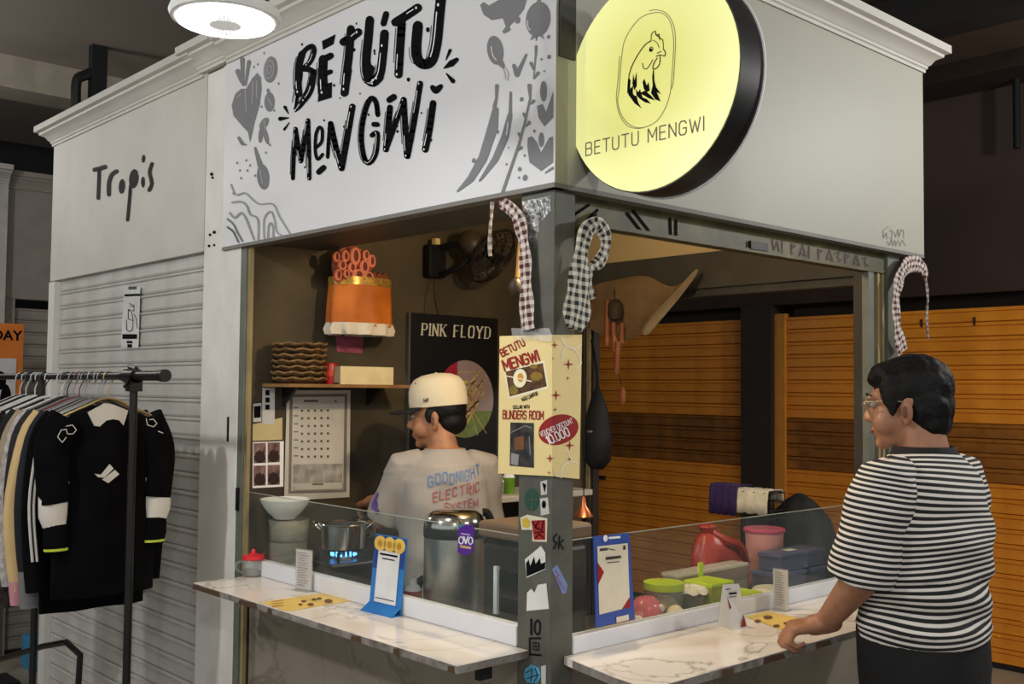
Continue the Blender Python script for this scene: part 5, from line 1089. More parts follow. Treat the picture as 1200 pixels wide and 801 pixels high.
MB().tube(spl([V(-.06, -.02, zt-.02), V(-.02, -.05, zt-.05), V(.05, -.05, zt-.075), V(.11, -.03, .10)], 4), [.012]*4+[.016]*5+[.02]*4, 8).build('twisted_handle', M_rb, rb_, smooth=True)
c0, c1 = A(873, 618, y=.36), A(920, 618, y=.36)
pb = thing('pink_bucket', ((c0.x+c1.x)/2-.03, .345, WZ), 'pink plastic bucket with a magenta lid', 'bucket')
hz = A(897, 622, y=.35).z-WZ; r0 = .072
MB().lathe([(.005, 0), (r0*.78, 0), (r0*.8, .004), (r0*.95, hz), (.005, hz)], n=36).build('body', mat('bucket_pink', (206, 140, 132), .45, var=.04), pb, smooth=40)
MB().lathe([(.005, hz), (r0*1.0, hz), (r0*1.03, hz+.003), (r0*1.03, hz+.011), (r0*.98, hz+.014), (.005, hz+.012)], n=36).build('lid', mat('bucket_lid', (200, 84, 112), .4), pb, smooth=40)
M_bb = glassmat('blue_box', (110, 112, 136), a=.5, rough=.2); M_bl = mat('blue_lid', (84, 88, 114), .4)
i = 0
for px0, px1, y0, y1, z0, z1, lb_ in ((906, 944, .16, .265, 0, .075, 'lower blue lidded food box nearest the card stand'), (946, 985, .16, .265, 0, .075, 'lower blue lidded food box next to the striped sleeve'), (910, 965, .17, .262, .093, .135, 'upper blue lidded food box stacked in front of the pink bucket')):
    x0, x1 = spread(px0, y0), min(spread(px1, y0), 1.52); 
    t = boxtub('blue_food_box', x0+.03, x1, y0, y1, WZ+z0, WZ+z1, M_bb, lb_, M_bl, .016, 'food box', 'blue food boxes', mat('box_food', (150, 120, 96), .8))
    MB().box((x0+x1)/2-.02, (x0+x1)/2+.03, (y0+y1)/2-.015, (y0+y1)/2+.015, WZ+z1+.016, WZ+z1+.017).build('label', mat('label_white', (220, 214, 200), .6), t, world=True)
    i += 1
q = A(937, 578, x=2.1)
bk = thing('covered_stand', (2.1, q.y, 0), 'black cloth-covered stand behind the stall at the end of the right glass', 'stand')
MB().loft([[Vector((a*(1+.05*math.cos(6*t))*math.cos(t), a*(1+.05*math.cos(6*t))*math.sin(t), z)) for t in [2*PI*i/36 for i in range(36)]] for z, a in ((0, .22), (.4, .19), (.9, .17), (q.z-.1, .12), (q.z-.03, .06), (q.z, .015))]).build('cloth', mat('pouch_black', (20, 20, 21), .7, var=.2), bk, smooth=60)
# ------------------------------------------------------------------ things at the open back of the stall
XB = 1.66
wb = thing('wire_basket', (XB, .66, 0), 'wire basket with a white cloth on a stand at the back of the stall', 'basket')
a, b = A(832, 572, x=XB), A(903, 602, x=XB)
y1, y0, z1, z0 = a.y, b.y, a.z, b.z-.02
wr = MB(); X0, X1 = XB, XB+.1
for z in (z0, z0+.03, z0+.06, z1): wr.tube([(X0, y0, z), (X0, y1, z), (X1, y1, z), (X1, y0, z), (X0, y0, z)], .002, 5)
for k in range(9):
    y = y0+(y1-y0)*k/8; wr.tube([(X0, y, z1), (X0, y, z0), (X1, y, z0), (X1, y, z1)], .0015, 5)
wr.build('wires', M_metal, wb, world=True)
MB().cyl((XB+.05, (y0+y1)/2, 0), (XB+.05, (y0+y1)/2, z0), .014, n=10).build('stand', M_metal, wb, world=True)
MB().box(XB-.05, XB+.10, (y0+y1)/2-.1, (y0+y1)/2+.1, 0, .015).build('stand_foot', M_metal, wb, world=True)
def draped(name, x, ya, yb, zt, drop, depth, m, label, cat, fold=4):
    mb = MB(); rows = []
    prof = [(-.012, -drop), (-.010, -drop*.5), (-.006, -.01), (.0, .006), (depth*.5, .008), (depth, .004), (depth+.006, -.02), (depth+.008, -.04)]
    for k in range(13):
        y = ya+(yb-ya)*k/12
        rows.append([Vector((x+dx+.004*math.sin(fold*PI*k/6), y, zt+dz+.003*math.cos(fold*PI*k/6))) for dx, dz in prof])
    mb.loft(rows, cap=False, closed=False)
    o = solo(name, mb, m, label, cat, smooth=60); md = o.modifiers.new('thick', 'SOLIDIFY'); md.thickness = .004; return o
draped('folded_cloth', XB, y0+.01, y1-.08, z1+.004, .085, .1, mat('cloth_check_white', (206, 196, 172), .85, var=.1, scale=30), 'white cloth folded over the wire basket', 'cloth')
draped('purple_towel', XB-.01, y1-.14, y1-.01, z1+.014, .11, .1, mat('towel_purple', (46, 28, 72), .9, var=.15, scale=30, bump=.5), 'dark purple towel hanging over the wire basket', 'towel')
# canvas awning scrap under the rear beam
def px_sheet(name, rows, depthf, m, label, cat, th=.004):
    mb = MB(); R_ = [[A(px, py, x=XB+depthf(i, j)) for j, (px, py) in enumerate(r)] for i, r in enumerate(rows)]
    mb.loft(R_, cap=False, closed=False); o = solo(name, mb, m, label, cat, smooth=70)
    md = o.modifiers.new('thick', 'SOLIDIFY'); md.thickness = th
    sb = o.modifiers.new('soft', 'SUBSURF'); sb.levels = 2; sb.render_levels = 2; return o
M_canvas = mat('canvas_brown', (128, 102, 70), .85, var=.1, scale=14)
kv = crop(680, 300, 2.67)
px_sheet('hanging_canvas', [kv(r) for r in ([(20, 90), (110, 72), (215, 48), (258, 90), (310, 100), (368, 42)], [(20, 140), (105, 130), (190, 118), (235, 130), (282, 126), (340, 86)], [(22, 190), (100, 190), (170, 190), (215, 182), (252, 166), (292, 140)], [(25, 238), (95, 252), (142, 272), (172, 262), (206, 226), (246, 192)])], lambda i, j: .035*math.sin(i*1.3+j*2.1), M_canvas, 'brown canvas sheet sagging under the rear beam behind the wind chime', 'canvas')
px_sheet('canvas_strip', [kv(r) for r in ([(362, 36), (368, 36), (374, 42)], [(288, 118), (300, 122), (314, 128)], [(214, 192), (228, 198), (246, 206)], [(184, 242), (196, 250), (212, 252)])], lambda i, j: -.05+.012*math.sin(i+j*2), mat('canvas_grey', (150, 132, 104), .85, var=.1), 'greyish canvas strip running down from the rear beam', 'canvas')
wc = thing('wind_chime', A(720, 475, x=1.58), 'bamboo wind chime hanging at the back of the stall', 'wind chime')
XC = 1.58; M_bam = mat('bamboo_red', (150, 86, 44), .5, scale=20, rgb2=(112, 58, 28))
t0 = A(720, 310, x=XC); MB().tube([(XC, t0.y, 2.04), A(720, 350, x=XC)], .002, 5).build('string', M_char, wc, world=True)
q = A(721, 362, x=XC); MB().lathe([(.004, .045), (.02, .04), (.034, .02), (.036, -.02), (.03, -.045), (.004, -.05)], q, 16).build('coconut_top', mat('coconut', (58, 42, 30), .7), wc, world=True, smooth=50)
for (a, b, dx) in (((712, 352), (711, 405), -.02), ((719, 378), (720, 412), 0.), ((729, 378), (728, 402), .03), ((724, 400), (722, 438), -.01)):
    P0, P1 = A(*a, x=XC+dx), A(*b, x=XC+dx); MB().tube([P0, P1], [.013, .013], 10).build('bamboo_tube', M_bam, wc, world=True, smooth=40)
P0, P1 = A(725, 438, x=XC), A(729, 452, x=XC); MB().tube([P0, P1], .0015, 5).build('string', M_char, wc, world=True)
MB().ell(A(729, 464, x=XC), .008, .02, .042, 12, 8).build('wind_catcher', M_bam, wc, world=True, smooth=True)
bg = thing('black_bag', A(700, 550, x=1.70), 'black cloth bag hanging from the rear post', 'bag')
c = A(700, 505, x=1.69)
MB().loft([[Vector((c.x+b*math.cos(2*PI*i/24), c.y+a*math.sin(2*PI*i/24), z)) for i in range(24)] for z, a, b in ((c.z-.17, .03, .03), (c.z-.13, .07, .05), (c.z-.02, .075, .05), (c.z+.08, .06, .035), (c.z+.16, .035, .015), (c.z+.2, .01, .006))]).build('body', mat('bag_black', (16, 16, 17), .7, var=.2, bump=.3, scale=14), bg, world=True, smooth=60)
MB().tube(spl([(c.x, c.y, c.z+.19), (c.x+.01, c.y+.02, c.z+.3), (1.735, 1.50, c.z+.42)], 4), .006, 6).build('strap', M_black, bg, world=True, smooth=True)
MB().ell((c.x-.052, c.y, c.z+.0), .006, .02, .006, 8, 6).build('buckle', M_steel, bg, world=True, smooth=True)
fnl = thing('copper_funnel', A(683, 600, y=.30), 'small copper lamp funnel beside the corner post', 'funnel')
q = A(684, 592, y=.55)
MB().lathe([(.006, .03), (.01, .0), (.035, -.035), (.034, -.037), (.008, -.004)], q, 16).build('cone', mat('copper', (176, 104, 70), .3, .9), fnl, world=True, smooth=50)
MB().cyl(q+V(0, 0, .03), (q.x, q.y, 2.44), .002, n=6).build('cord', M_black, fnl, world=True)
# ------------------------------------------------------------------ knotted chequered cloths
def ribbon(path, widths, wdir, th=.006, uvs=1.):
    """cloth band along a path; wdir = direction of its width at each point"""
    k = 6; P = [Vector(p) for p in path]; n = len(P); mb = MB(); rings = []; uv = []; s = 0
    W = [Vector(w).normalized() for w in wdir]
    for i in range(n):
        if i: s += (P[i]-P[i-1]).length
        d = (P[min(i+1, n-1)]-P[max(i-1, 0)]).normalized(); w = (W[i]-d*W[i].dot(d)).normalized(); nn = d.cross(w); ring = []
        for j in range(2*k):
            a = 2*PI*j/(2*k); c = math.cos(a); ring.append(P[i]+w*(c*widths[i]/2)+nn*(math.sin(a)*th/2 + .004*math.sin(5*c+s*60)))
            uv.append((c*widths[i]/2*uvs+.5, s*uvs))
        rings.append(ring)
    mb.loft(rings); mb.uv = uv; return mb
def rib_px(pts, width_px, th=.006, k=4, **pl):
    P = spl([A(px, py, **pl) for px, py in pts], k); n = len(P)
    W = spl([(w, 0) for w in width_px], k); ws = []
    for i in range(n): ws.append(1.3*W[i][0]*((Vector(P[i])-CAM).dot(CF))/FPX)
    nrm = Vector((1, 0, 0)) if 'x' in pl else Vector((0, 1, 0)); wd = []
    for i in range(n):
        d = (Vector(P[min(i+1, n-1)])-Vector(P[max(i-1, 0)])).normalized(); wd.append(d.cross(nrm))
    return ribbon(P, ws, wd, th)
M_gr = gingham('gingham_red', (72, 18, 20), (206, 196, 186), .021); M_gb = gingham('gingham_black', (22, 22, 22), (206, 200, 184), .021)
t = thing('red_chequered_cloth', A(619, 387, x=-.02), 'red and white chequered cloth tied down the left of the corner post', 'cloth')
rib_px([(586, 237), (598, 244), (608, 258), (614, 285), (616, 320), (617, 355), (619, 386)], [9, 13, 14, 14, 15, 17, 19], x=-.022).build('band', M_gr, t, world=True, smooth=70)
rib_px([(577, 236), (575, 260), (574, 285), (574, 300)], [3, 2.4, 3, 5], th=.003, x=-.022).build('tail', M_gr, t, world=True, smooth=70)
t = thing('black_chequered_cloth', A(672, 388, y=-.03), 'black and white chequered cloth looped from the shutter bar beside the post', 'cloth')
rib_px([(700, 262), (689, 268), (683, 285), (680, 310), (678, 340), (676, 365), (673, 386)], [14, 16, 17, 22, 30, 34, 22], th=.016, y=-.035).build('long_end', M_gb, t, world=True, smooth=70)
rib_px([(690, 264), (702, 264), (709, 277), (708, 295), (701, 308), (692, 314), (690, 330), (694, 350)], [12, 15, 15, 14, 12, 8, 8, 6], th=.012, y=-.028).build('loop', M_gb, t, world=True, smooth=70)
MB().tube([A(698, 262, y=-.03), A(697, 255, y=.0), A(697, 250, y=.02)], .006, 6).build('knot', M_gb, t, world=True)
t = thing('red_chequered_cloth', A(1060, 412, y=-.01), 'red and white chequered cloth arching from the rear right post', 'cloth')
rib_px([(1084, 326), (1083, 315), (1074, 309), (1062, 312), (1053, 330), (1050, 355), (1052, 385), (1058, 411)], [6, 12, 15, 15, 15, 12, 13, 21], th=.01, y=-.02).build('band', M_gr, t, world=True, smooth=70)
rib_px([(1084, 322), (1087, 345), (1086, 375), (1088, 397)], [3, 2, 2, 2], th=.003, y=-.02).build('tail', M_gr, t, world=True, smooth=70)
pp = thing('wooden_paddle', A(612, 345, x=.2), 'wooden handled ladle hanging behind the corner post', 'ladle')
MB().tube([A(611, 265, x=.2), A(606, 325, x=.2)], .006, 8).build('handle', mat('handle_wood', (190, 140, 72), .5), pp, world=True, smooth=True)
MB().ell(A(604, 336, x=.2), .02, .02, .03, 12, 8).build('bowl', mat('ladle_brown', (58, 44, 30), .5), pp, world=True, smooth=True)
MB().cyl(A(611, 265, x=.2), (A(611, 265, x=.2).x, A(611, 265, x=.2).y, 2.118), .0015, n=5).build('cord', M_black, pp, world=True)
# ------------------------------------------------------------------ clothes rack
XR = -.45
M_rack = mat('rack_black', (34, 32, 31), .4, .4, var=.1)
rk = thing('clothes_rack', (XR, 2.1, 0), 'black steel clothes rack in front of the white roller shutter', 'clothes rack')
zb = A(165, 440, x=XR).z; yp0 = A(157, 450, x=XR).y; yp1 = 2.31
MB().cyl((XR, yp0+.05, zb), (XR, 3.2, zb), .012, n=12).build('rail', M_rack, rk, world=True, smooth=40)
MB().cyl((XR, A(193, 440, x=XR).y, zb), (XR, yp0+.1, zb), .016, n=14).build('rail_end', M_rack, rk, world=True, smooth=40)
MB().cyl((XR, A(193, 440, x=XR).y-.006, zb), (XR, A(193, 440, x=XR).y+.02, zb), .0195, n=14).build('end_cap', M_rack, rk, world=True, smooth=40)
MB().cyl((XR, yp0-.02, zb), (XR, yp0+.06, zb), .023, n=14).box(XR-.02, XR+.02, yp0-.02, yp0+.02, zb-.05, zb).build('clamp', M_rack, rk, world=True, smooth=40)
MB().tube([(XR, yp0-.015, zb+.022), (XR, yp0+.04, zb+.03)], .008, 6).tube([(XR-.02, yp0-.005, zb-.015), (XR-.05, yp0-.05, zb-.035)], .006, 6).build('clamp_lever', M_rack, rk, world=True)
for y in (yp0, yp1):
    MB().cyl((XR, y, .03), (XR, y, zb), .0125, n=12).build('upright', M_rack, rk, world=True, smooth=40)
    MB().tube([(XR-.28, y, .02), (XR-.2, y, .045), (XR+.2, y, .045), (XR+.28, y, .02)], .016, 10).build('foot', M_rack, rk, world=True, smooth=40)
MB().tube([A(0, 772, x=XR+.12), A(50, 757, x=XR+.12), A(78, 752, x=XR+.12), A(94, 767, x=XR+.12), A(92, 800, x=XR+.12), V(XR+.12, A(92, 800, x=XR+.12).y, .02)], .012, 8).build('brace', M_rack, rk, world=True, smooth=40)
MB().tube([(XR, yp0, .35), (XR, yp1, .35)], .010, 8).build('lower_rail', M_rack, rk, world=True, smooth=40)
HANG = []
def hanger(y, m, label, w=.15, dz=0, rz=0., grp='hangers on the clothes rack'):
    t = thing('clothes_hanger', (XR, y, zb), label, 'hanger', grp, rz=rz); HANG.append(t)
    hk = [(.0, 0, -.075), (0, 0, -.045)] + [(.018*math.cos(a), 0, -.005+.020*math.sin(a)) for a in [math.radians(q) for q in (-60, -20, 20, 60, 100, 140, 180, 205)]]
    MB().tube(hk, .0022, 6).build('hook', m, t, smooth=True)
    MB().tube(spl([(-w, 0, -.135), (-w*.55, 0, -.105), (0, 0, -.075), (w*.55, 0, -.105), (w, 0, -.135)], 4), .0055, 8).tube([(-w, 0, -.135), (w, 0, -.135)], .004, 6).build('arms', m, t, smooth=True)
    return t
def garment(name, y, label, cat, w, L, m, ms=None, sl=.5, rz=0., thick=.05, flare=1.05, cuff=None, sw=.055, sout=.03, fold=5, seed=0):
    """shirt or jacket on a hanger, its front towards -y"""
    t = thing(name, (XR, y, zb-.10-L), label, cat, 'clothes on the rack', rz=rz)
    rr = random.Random(seed); n = 44; z0 = L; rings = []
    ph = rr.uniform(0, 6)
    for f, ww, tt in ((0, .16, .5), (.015, .34, .7), (.04, .72, .9), (.075, .96, 1), (.14, 1, 1.1), (.3, .97, 1.15), (.55, .98, 1.1), (.8, flare, 1.1), (1, flare, 1.0)):
        g = min(1, f*2.5); rings.append([Vector((w/2*ww*math.cos(a)+.004*g*math.sin(7*a+ph), (thick/2*tt*(.6+.4*abs(math.sin(a)))+.010*g*math.sin(fold*a*1.0+ph+f*2))*math.sin(a), z0-f*L)) for a in [2*PI*i/n for i in range(n)]])
    MB().loft(rings).build('body', m, t, smooth=60)
    for s in (-1, 1):
        P = spl([(s*w*.40, 0, L-.05), (s*(w*.5+.01), 0, L-.12), (s*(w*.5+sout), -.01, L-.12-(sl-.07)*.5), (s*(w*.5+sout*.6), -.015, L-.05-sl)], 4); k = len(P)
        R_ = []
        for i, p in enumerate(P):
            r = sw*(1.15-.35*i/(k-1)); d = Vector(P[min(i+1, k-1)])-Vector(P[max(i-1, 0)]); d.normalize(); a = d.cross(V(0, 1, 0)).normalized()
            R_.append([Vector(p)+a*(r*math.cos(q))*(.9)+V(0, 1, 0)*(r*.62*math.sin(q)+.004*math.sin(3*q+i)) for q in [2*PI*j/16 for j in range(16)]])
        so = MB().loft(R_).build('sleeve', ms or m, t, smooth=60)
        if cuff:
            cz0, cz1, cm = cuff; zz = L-.05-sl
            MB().loft([[Vector((s*(w*.5+sout*.6)+(sw*.78+e)*math.cos(q), -.015+(sw*.55+e)*math.sin(q), zz+h)) for q in [2*PI*j/16 for j in range(16)]] for h, e in ((-cz1, -.006), (-cz0, 0), (.03, .002))]).build('cuff', cm, so, smooth=60)
    return t
M_gold = mat('hanger_gold', (176, 156, 110), .3, .8); M_wh = mat('hanger_white', (200, 200, 198), .4); M_bkh = mat('hanger_black', (24, 24, 25), .4); M_sil = mat('hanger_silver', (150, 150, 150), .3, .8); M_hr = mat('hanger_red', (110, 40, 40), .4)
M_jet = mat('jersey_black', (8, 8, 10), .95, var=.25, scale=10, bump=.2, spec=.08); M_cloth_w = mat('cloth_white', (198, 194, 186), .85, var=.05)
yj = A(127, 452, x=XR).y
hanger(yj, M_gold, 'gold wire hanger holding the black jersey nearest the pole')
j = garment('black_jersey', yj, 'black jersey with white undersleeves and white shoulder numbers at the front of the rack', 'jersey', .315, .62, M_jet, M_jet, sl=.26, thick=.09, sw=.066, sout=.02, flare=1.06, fold=4, seed=3)
for s in (-1, 1):
    P = [(s*(.168), -.012, .38), (s*.174, -.015, .33), (s*.174, -.018, .27), (s*.168, -.02, .235)]
    flat = lambda q: q.xf(Matrix.Translation((0, -.017, 0)) @ Matrix.Diagonal((1, .55, 1, 1)) @ Matrix.Translation((0, .017, 0)))
    us = flat(MB().tube(P, [.044, .047, .045, .036], 16)).build('undersleeve', M_cloth_w, j, smooth=60)
    flat(MB().tube([(s*.168, -.02, .24), (s*.166, -.022, .19), (s*.162, -.022, .155)], [.037, .039, .034], 16)).build('cuff', M_jet, us, smooth=60)
    flat(MB().tube([(s*.162, -.022, .166), (s*.162, -.022, .158)], [.0385, .038], 16)).build('lime_band', mat('lime_band', (176, 190, 60), .7), us)
JY = lambda px, py: A(px, py, y=yj-.062)
kj = crop(0, 420, 4.4476)
MB().prism([A(*p, y=yj-.04) for p in kj([(455, 280), (545, 232), (590, 240), (665, 270), (640, 350), (560, 358), (490, 350)])], (0, -.006, 0)).build('white_lining', M_cloth_w, j, world=True, label='white lining at the neck')
MB().prism([JY(*p) for p in kj([(498, 600), (530, 605), (572, 550), (592, 572), (545, 620), (515, 618)])], (0, .012, 0)).build('crest', M_cloth_w, j, world=True)
MB().prism([JY(*p) for p in kj([(535, 630), (600, 580), (622, 602), (565, 648)])], (0, .012, 0)).build('crest', M_cloth_w, j, world=True)
paint('shoulder_number', stroke(kj([(300, 408), (318, 372), (345, 368), (352, 392), (380, 392), (398, 372), (378, 345), (345, 352)]), 1.0, 6) + stroke(kj([(300, 408), (325, 436), (345, 410)]), 1., 6), JY, M_cloth_w, j)
paint('shoulder_number', stroke(kj([(762, 312), (768, 345), (800, 355), (818, 338), (800, 315), (780, 318)]), 1., 6) + stroke(kj([(825, 378), (850, 388)]), 1., 6), lambda px, py: A(px, py, y=yj-.058), M_cloth_w, j)
M_flor = mat('floral_dark', (70, 58, 48), .9, scale=45, rgb2=(18, 17, 18))
defs = [('striped_track_jacket', 'black track jacket with two white sleeve stripes next to the jersey', .33, .68, M_jet, M_jet, .55),
        ('navy_shirt', 'plain dark navy shirt in the middle of the rack', .33, .66, mat('navy_cloth', (20, 22, 30), .9), None, .52),
        ('tan_jacket', 'tan yellow jacket with long sleeves and a pink cuff', .33, .66, mat('tan_cloth', (196, 168, 118), .9, var=.06), None, .56),
        ('charcoal_shirt', 'charcoal shirt between the tan and the white printed clothes', .33, .66, mat('charcoal_cloth', (30, 29, 30), .9), None, .5),
        ('white_printed_shirt', 'white shirt with grey scribbled print on its sleeve', .33, .66, mat('scribble_cloth', (196, 190, 186), .9, scale=40, rgb2=(120, 112, 112)), None, .56),
        ('beige_cardigan', 'beige cardigan with a thin pale edge left of the white printed shirt', .33, .64, mat('beige_cloth', (150, 134, 110), .9), None, .5),
        ('black_shirt', 'plain black shirt right of the floral dresses', .33, .66, mat('black_cloth', (17, 17, 18), .9), None, .5),
        ('floral_dress', 'dark floral dress at the left end of the rack, first of two', .33, .78, M_flor, None, .3),
        ('floral_dress', 'dark brown patterned dress at the left end of the rack, second of two', .33, .78, mat('pattern_brown', (84, 66, 52), .9, scale=30, rgb2=(24, 20, 18)), None, .3)]
HLB = {'s': 'silver wire hanger in the middle of the rack', 'r': 'dark red plastic hanger in the middle of the rack', 'w': 'white plastic hanger at the left end of the rack', 'b': 'black plastic hanger at the left end of the rack'}
hs = ['s', 's', 's', 'r', 's', 'b', 'w', 'b', 'w']; HM = {'s': M_sil, 'r': M_hr, 'w': M_wh, 'b': M_bkh}
for i, (nm, lb_, w, L, m, ms, sl) in enumerate(defs):
    y = yj + .085 + i*.058 if i < 7 else 2.44 + (i-7)*.11
    hanger(y, HM[hs[i]], HLB[hs[i]], rz=.05*math.sin(i*1.7))
    g = garment(nm, y, lb_, 'dress' if 'dress' in nm else 'jacket' if 'jacket' in nm or 'cardigan' in nm else 'shirt', w, L, m, ms, sl=sl, seed=i+10, sout=.035+.01*(i % 3), thick=.032, sw=.05,
                cuff=(.0, .05, mat('pink_cuff', (188, 130, 140), .9)) if nm == 'tan_jacket' else (0, .09, mat('grey_cuff', (110, 110, 110), .9)) if nm == 'navy_shirt' else None, rz=.05*math.sin(i*1.7))
    if nm == 'striped_track_jacket':
        for dx in (0, .014):
            for s in (-1,):
                P = [(s*(w*.5+.03)+dx*s-.006, -.044, L-.16), (s*(w*.5+.045)+dx*s-.006, -.048, L-.32), (s*(w*.5+.03)+dx*s-.004, -.044, L-.5)]
                MB().tube(spl(P, 4), .0045, 6).build('sleeve_stripe', M_cloth_w, g, smooth=True)
for k in range(7):
    c_ = 'wbwwbwb'[k]; hanger(2.22+k*.052, HM[c_], HLB[c_])
for k in range(3): hanger(yj+.055+.058*3*k, M_sil, HLB['s'])
ORD = ['first', 'second', 'third', 'fourth', 'fifth', 'sixth', 'seventh', 'eighth', 'ninth']
byl = {}
for t in sorted(HANG, key=lambda o: o.location.y): byl.setdefault(t['label'], []).append(t)
for lb_, L_ in byl.items():
    if len(L_) > 1:
        for k, t in enumerate(L_): t['label'] = '%s %s hanger on the clothes rack counted from its near pole' % (ORD[k], {'s': 'silver wire', 'w': 'white plastic', 'b': 'black plastic', 'd': 'dark red plastic'}[lb_[0]])
# ------------------------------------------------------------------ people
def blob(mb, name, m, parent, voxel=.006, smooth=6, fac=.5):
    me = bpy.data.meshes.new(name); me.from_pydata(mb.v, [], mb.f)
    bm = bmesh.new(); bm.from_mesh(me); bmesh.ops.recalc_face_normals(bm, faces=bm.faces); bm.to_mesh(me); bm.free()
    o = bpy.data.objects.new(name, me); col.objects.link(o)
    r = o.modifiers.new('r', 'REMESH'); r.mode = 'VOXEL'; r.voxel_size = voxel; r.adaptivity = 0
    s = o.modifiers.new('s', 'SMOOTH'); s.iterations = smooth; s.factor = fac
    dg = bpy.context.evaluated_depsgraph_get(); new = bpy.data.meshes.new_from_object(o.evaluated_get(dg))
    o.modifiers.clear(); o.data = new; bpy.data.meshes.remove(me); new.name = name
    new.materials.clear(); new.materials.append(m); new.shade_smooth(); o.parent = parent
    return o
def skinmat(name, rgb, rgb2):
    m = mat(name, rgb, .5, scale=30, rgb2=rgb2); b = m.node_tree.nodes['Principled BSDF']
    b.inputs['Subsurface Weight'].default_value = .08; b.inputs['Subsurface Radius'].default_value = (.02, .008, .004); return m
def rot(v, ax, a): return Quaternion(ax, a) @ v
def hand(mb, W, d, n, s, curl=(.5, .6, .4), thumb=.6, k=1.):
    """W wrist, d pointing to the fingers, n out of the palm, s towards the thumb"""
    d, n, s = d.normalized(), n.normalized(), s.normalized(); ax = d.cross(n).normalized()
    mb.cap(W-d*.02, W+d*.03, .024*k, .026*k)
    for i, (o, L, r) in enumerate(((.030, .040, .0095), (.010, .045, .0098), (-.010, .042, .0093), (-.028, .033, .0085))):
        K = W+d*(.082-.004*abs(i-1))*k+s*o*k
        mb.cap(W+d*.015*k+s*o*.6*k, K, .016*k, .0125*k, 10)
        p = K; dd = d.copy(); c = [v*(1+.08*i) for v in curl]
        for q in range(3):
            dd = rot(dd, ax, c[q]); L2 = L*(1, .68, .52)[q]*k; p2 = p+dd*L2; mb.cap(p, p2, r*(1-.08*q)*k, r*(.94-.08*q)*k, 8); p = p2
    p = W+d*.022*k+s*.026*k; dd = (d*.65+s*.75+n*.25).normalized()
    for q, L in enumerate((.036, .030, .024)):
        p2 = p+dd*L*k; mb.cap(p, p2, (.0135-.0015*q)*k, (.012-.0015*q)*k, 8); p = p2; dd = (dd+d*thumb*.5+n*thumb*.3-s*thumb*.35).normalized()
def ell_rings(specs, n=32):
    """torso or leg loft: (centre, rx, ry)"""
    return [[Vector((c[0]+rx*math.copysign(abs(math.cos(a))**.85, math.cos(a)), c[1]+ry*math.copysign(abs(math.sin(a))**.9, math.sin(a)), c[2])) for a in [2*PI*i/n for i in range(n)]] for c, rx, ry in specs]
def headframe(c, ang, tilt=0.):
    """local head frame: x right, y forward, z up, turned by ang about z relative to the body and nodding by tilt"""
    return Matrix.Translation(c) @ Matrix.Rotation(ang, 4, 'Z') @ Matrix.Rotation(-tilt, 4, 'X')
def build_head(mb, H, w=1.):
    t = MB()
    t.ell((0, -.008, .030), .078*w, .098, .092, 20, 14)             # skull
    t.ell((0, .020, -.030), .066*w, .076, .075, 18, 12)             # face
    t.ell((0, .034, -.078), .046*w, .050, .036, 16, 10)             # jaw
    t.ell((0, .070, -.098), .022*w, .022, .018, 12, 8)              # chin
    for s in (-1, 1):
        t.ell((s*.040*w, .050, -.045), .030, .034, .034, 12, 8)     # cheek
        t.ell((s*.080*w, -.010, -.020), .008, .018, .030, 12, 10, Matrix.Rotation(s*.25, 3, 'Z'))   # ear
        t.ell((s*.0775*w, -.006, -.044), .008, .010, .012, 10, 8)
        t.ell((s*.032*w, .082, .020), .026, .016, .012, 12, 8)      # brow ridge
        t.ell((s*.012, .098, -.034), .011, .012, .010, 10, 8)       # nostril wing
    t.cap((0, .084, .008), (0, .106, -.030), .009, .013, 10)        # nose
    t.ell((0, .086, -.062), .024, .014, .008, 12, 8); t.ell((0, .084, -.072), .022, .014, .008, 12, 8)   # lips
    t.xf(H); mb.add(t.v, t.f)
def face_parts(H, body, skin_lip, w=1.):
    for s in (-1, 1):
        MB().ell((s*.032*w, .080, .002), .014, .012, .008, 12, 8).xf(H).build('eye', mat('eye_white', (170, 160, 150), .4), body, smooth=True)
        MB().ell((s*.032*w, .089, .002), .007, .005, .007, 10, 8).xf(H).build('iris', mat('iris_dark', (26, 18, 14), .2), body, smooth=True)
        MB().tube([H.inverted() @ (H @ Vector(p)) for p in ((s*.014*w, .098, .024), (s*.034*w, .096, .030), (s*.054*w, .080, .024))], [.003, .004, .002], 6).xf(H).build('eyebrow', mat('brow_black', (18, 15, 13), .8), body, smooth=True)
    for s in (-1, 1): MB().ell((s*.0868*w, -.006, -.020), .002, .008, .016, 10, 8).xf(H).build('ear_hollow_shade', mat('ear_shadow', (104, 66, 50), .6), body, smooth=True)  # dark disc paints the shade inside the ear
    MB().ell((0, .0935, -.067), .022, .008, .005, 12, 8).xf(H).build('mouth', skin_lip, body, smooth=True)
def stripe_mat(name, dark, light, period):
    m = bpy.data.materials.new(name); m.use_nodes = True; nt = m.node_tree; N = nt.nodes.new; L = nt.links.new; b = nt.nodes['Principled BSDF']; b.inputs['Roughness'].default_value = .85
    at = N('ShaderNodeAttribute'); at.attribute_name = 'stripe'
    mu = N('ShaderNodeMath'); mu.operation = 'MULTIPLY'; mu.inputs[1].default_value = 1/period; L(at.outputs['Fac'], mu.inputs[0])
    fr = N('ShaderNodeMath'); fr.operation = 'FRACT'; L(mu.outputs[0], fr.inputs[0])
    rp = N('ShaderNodeValToRGB'); e = rp.color_ramp.elements; e[0].position = .50; e[0].color = (*lin(dark), 1); e[1].position = .60; e[1].color = (*lin(light), 1)
    L(fr.outputs[0], rp.inputs[0]); L(rp.outputs[0], b.inputs['Base Color']); return m
def folds(o, f):
    vs = [(v.co.copy(), v.normal.copy()) for v in o.data.vertices]; fl = []
    for c, n in vs: fl.extend(c + n*f(c))
    o.data.vertices.foreach_set('co', fl); o.data.update()
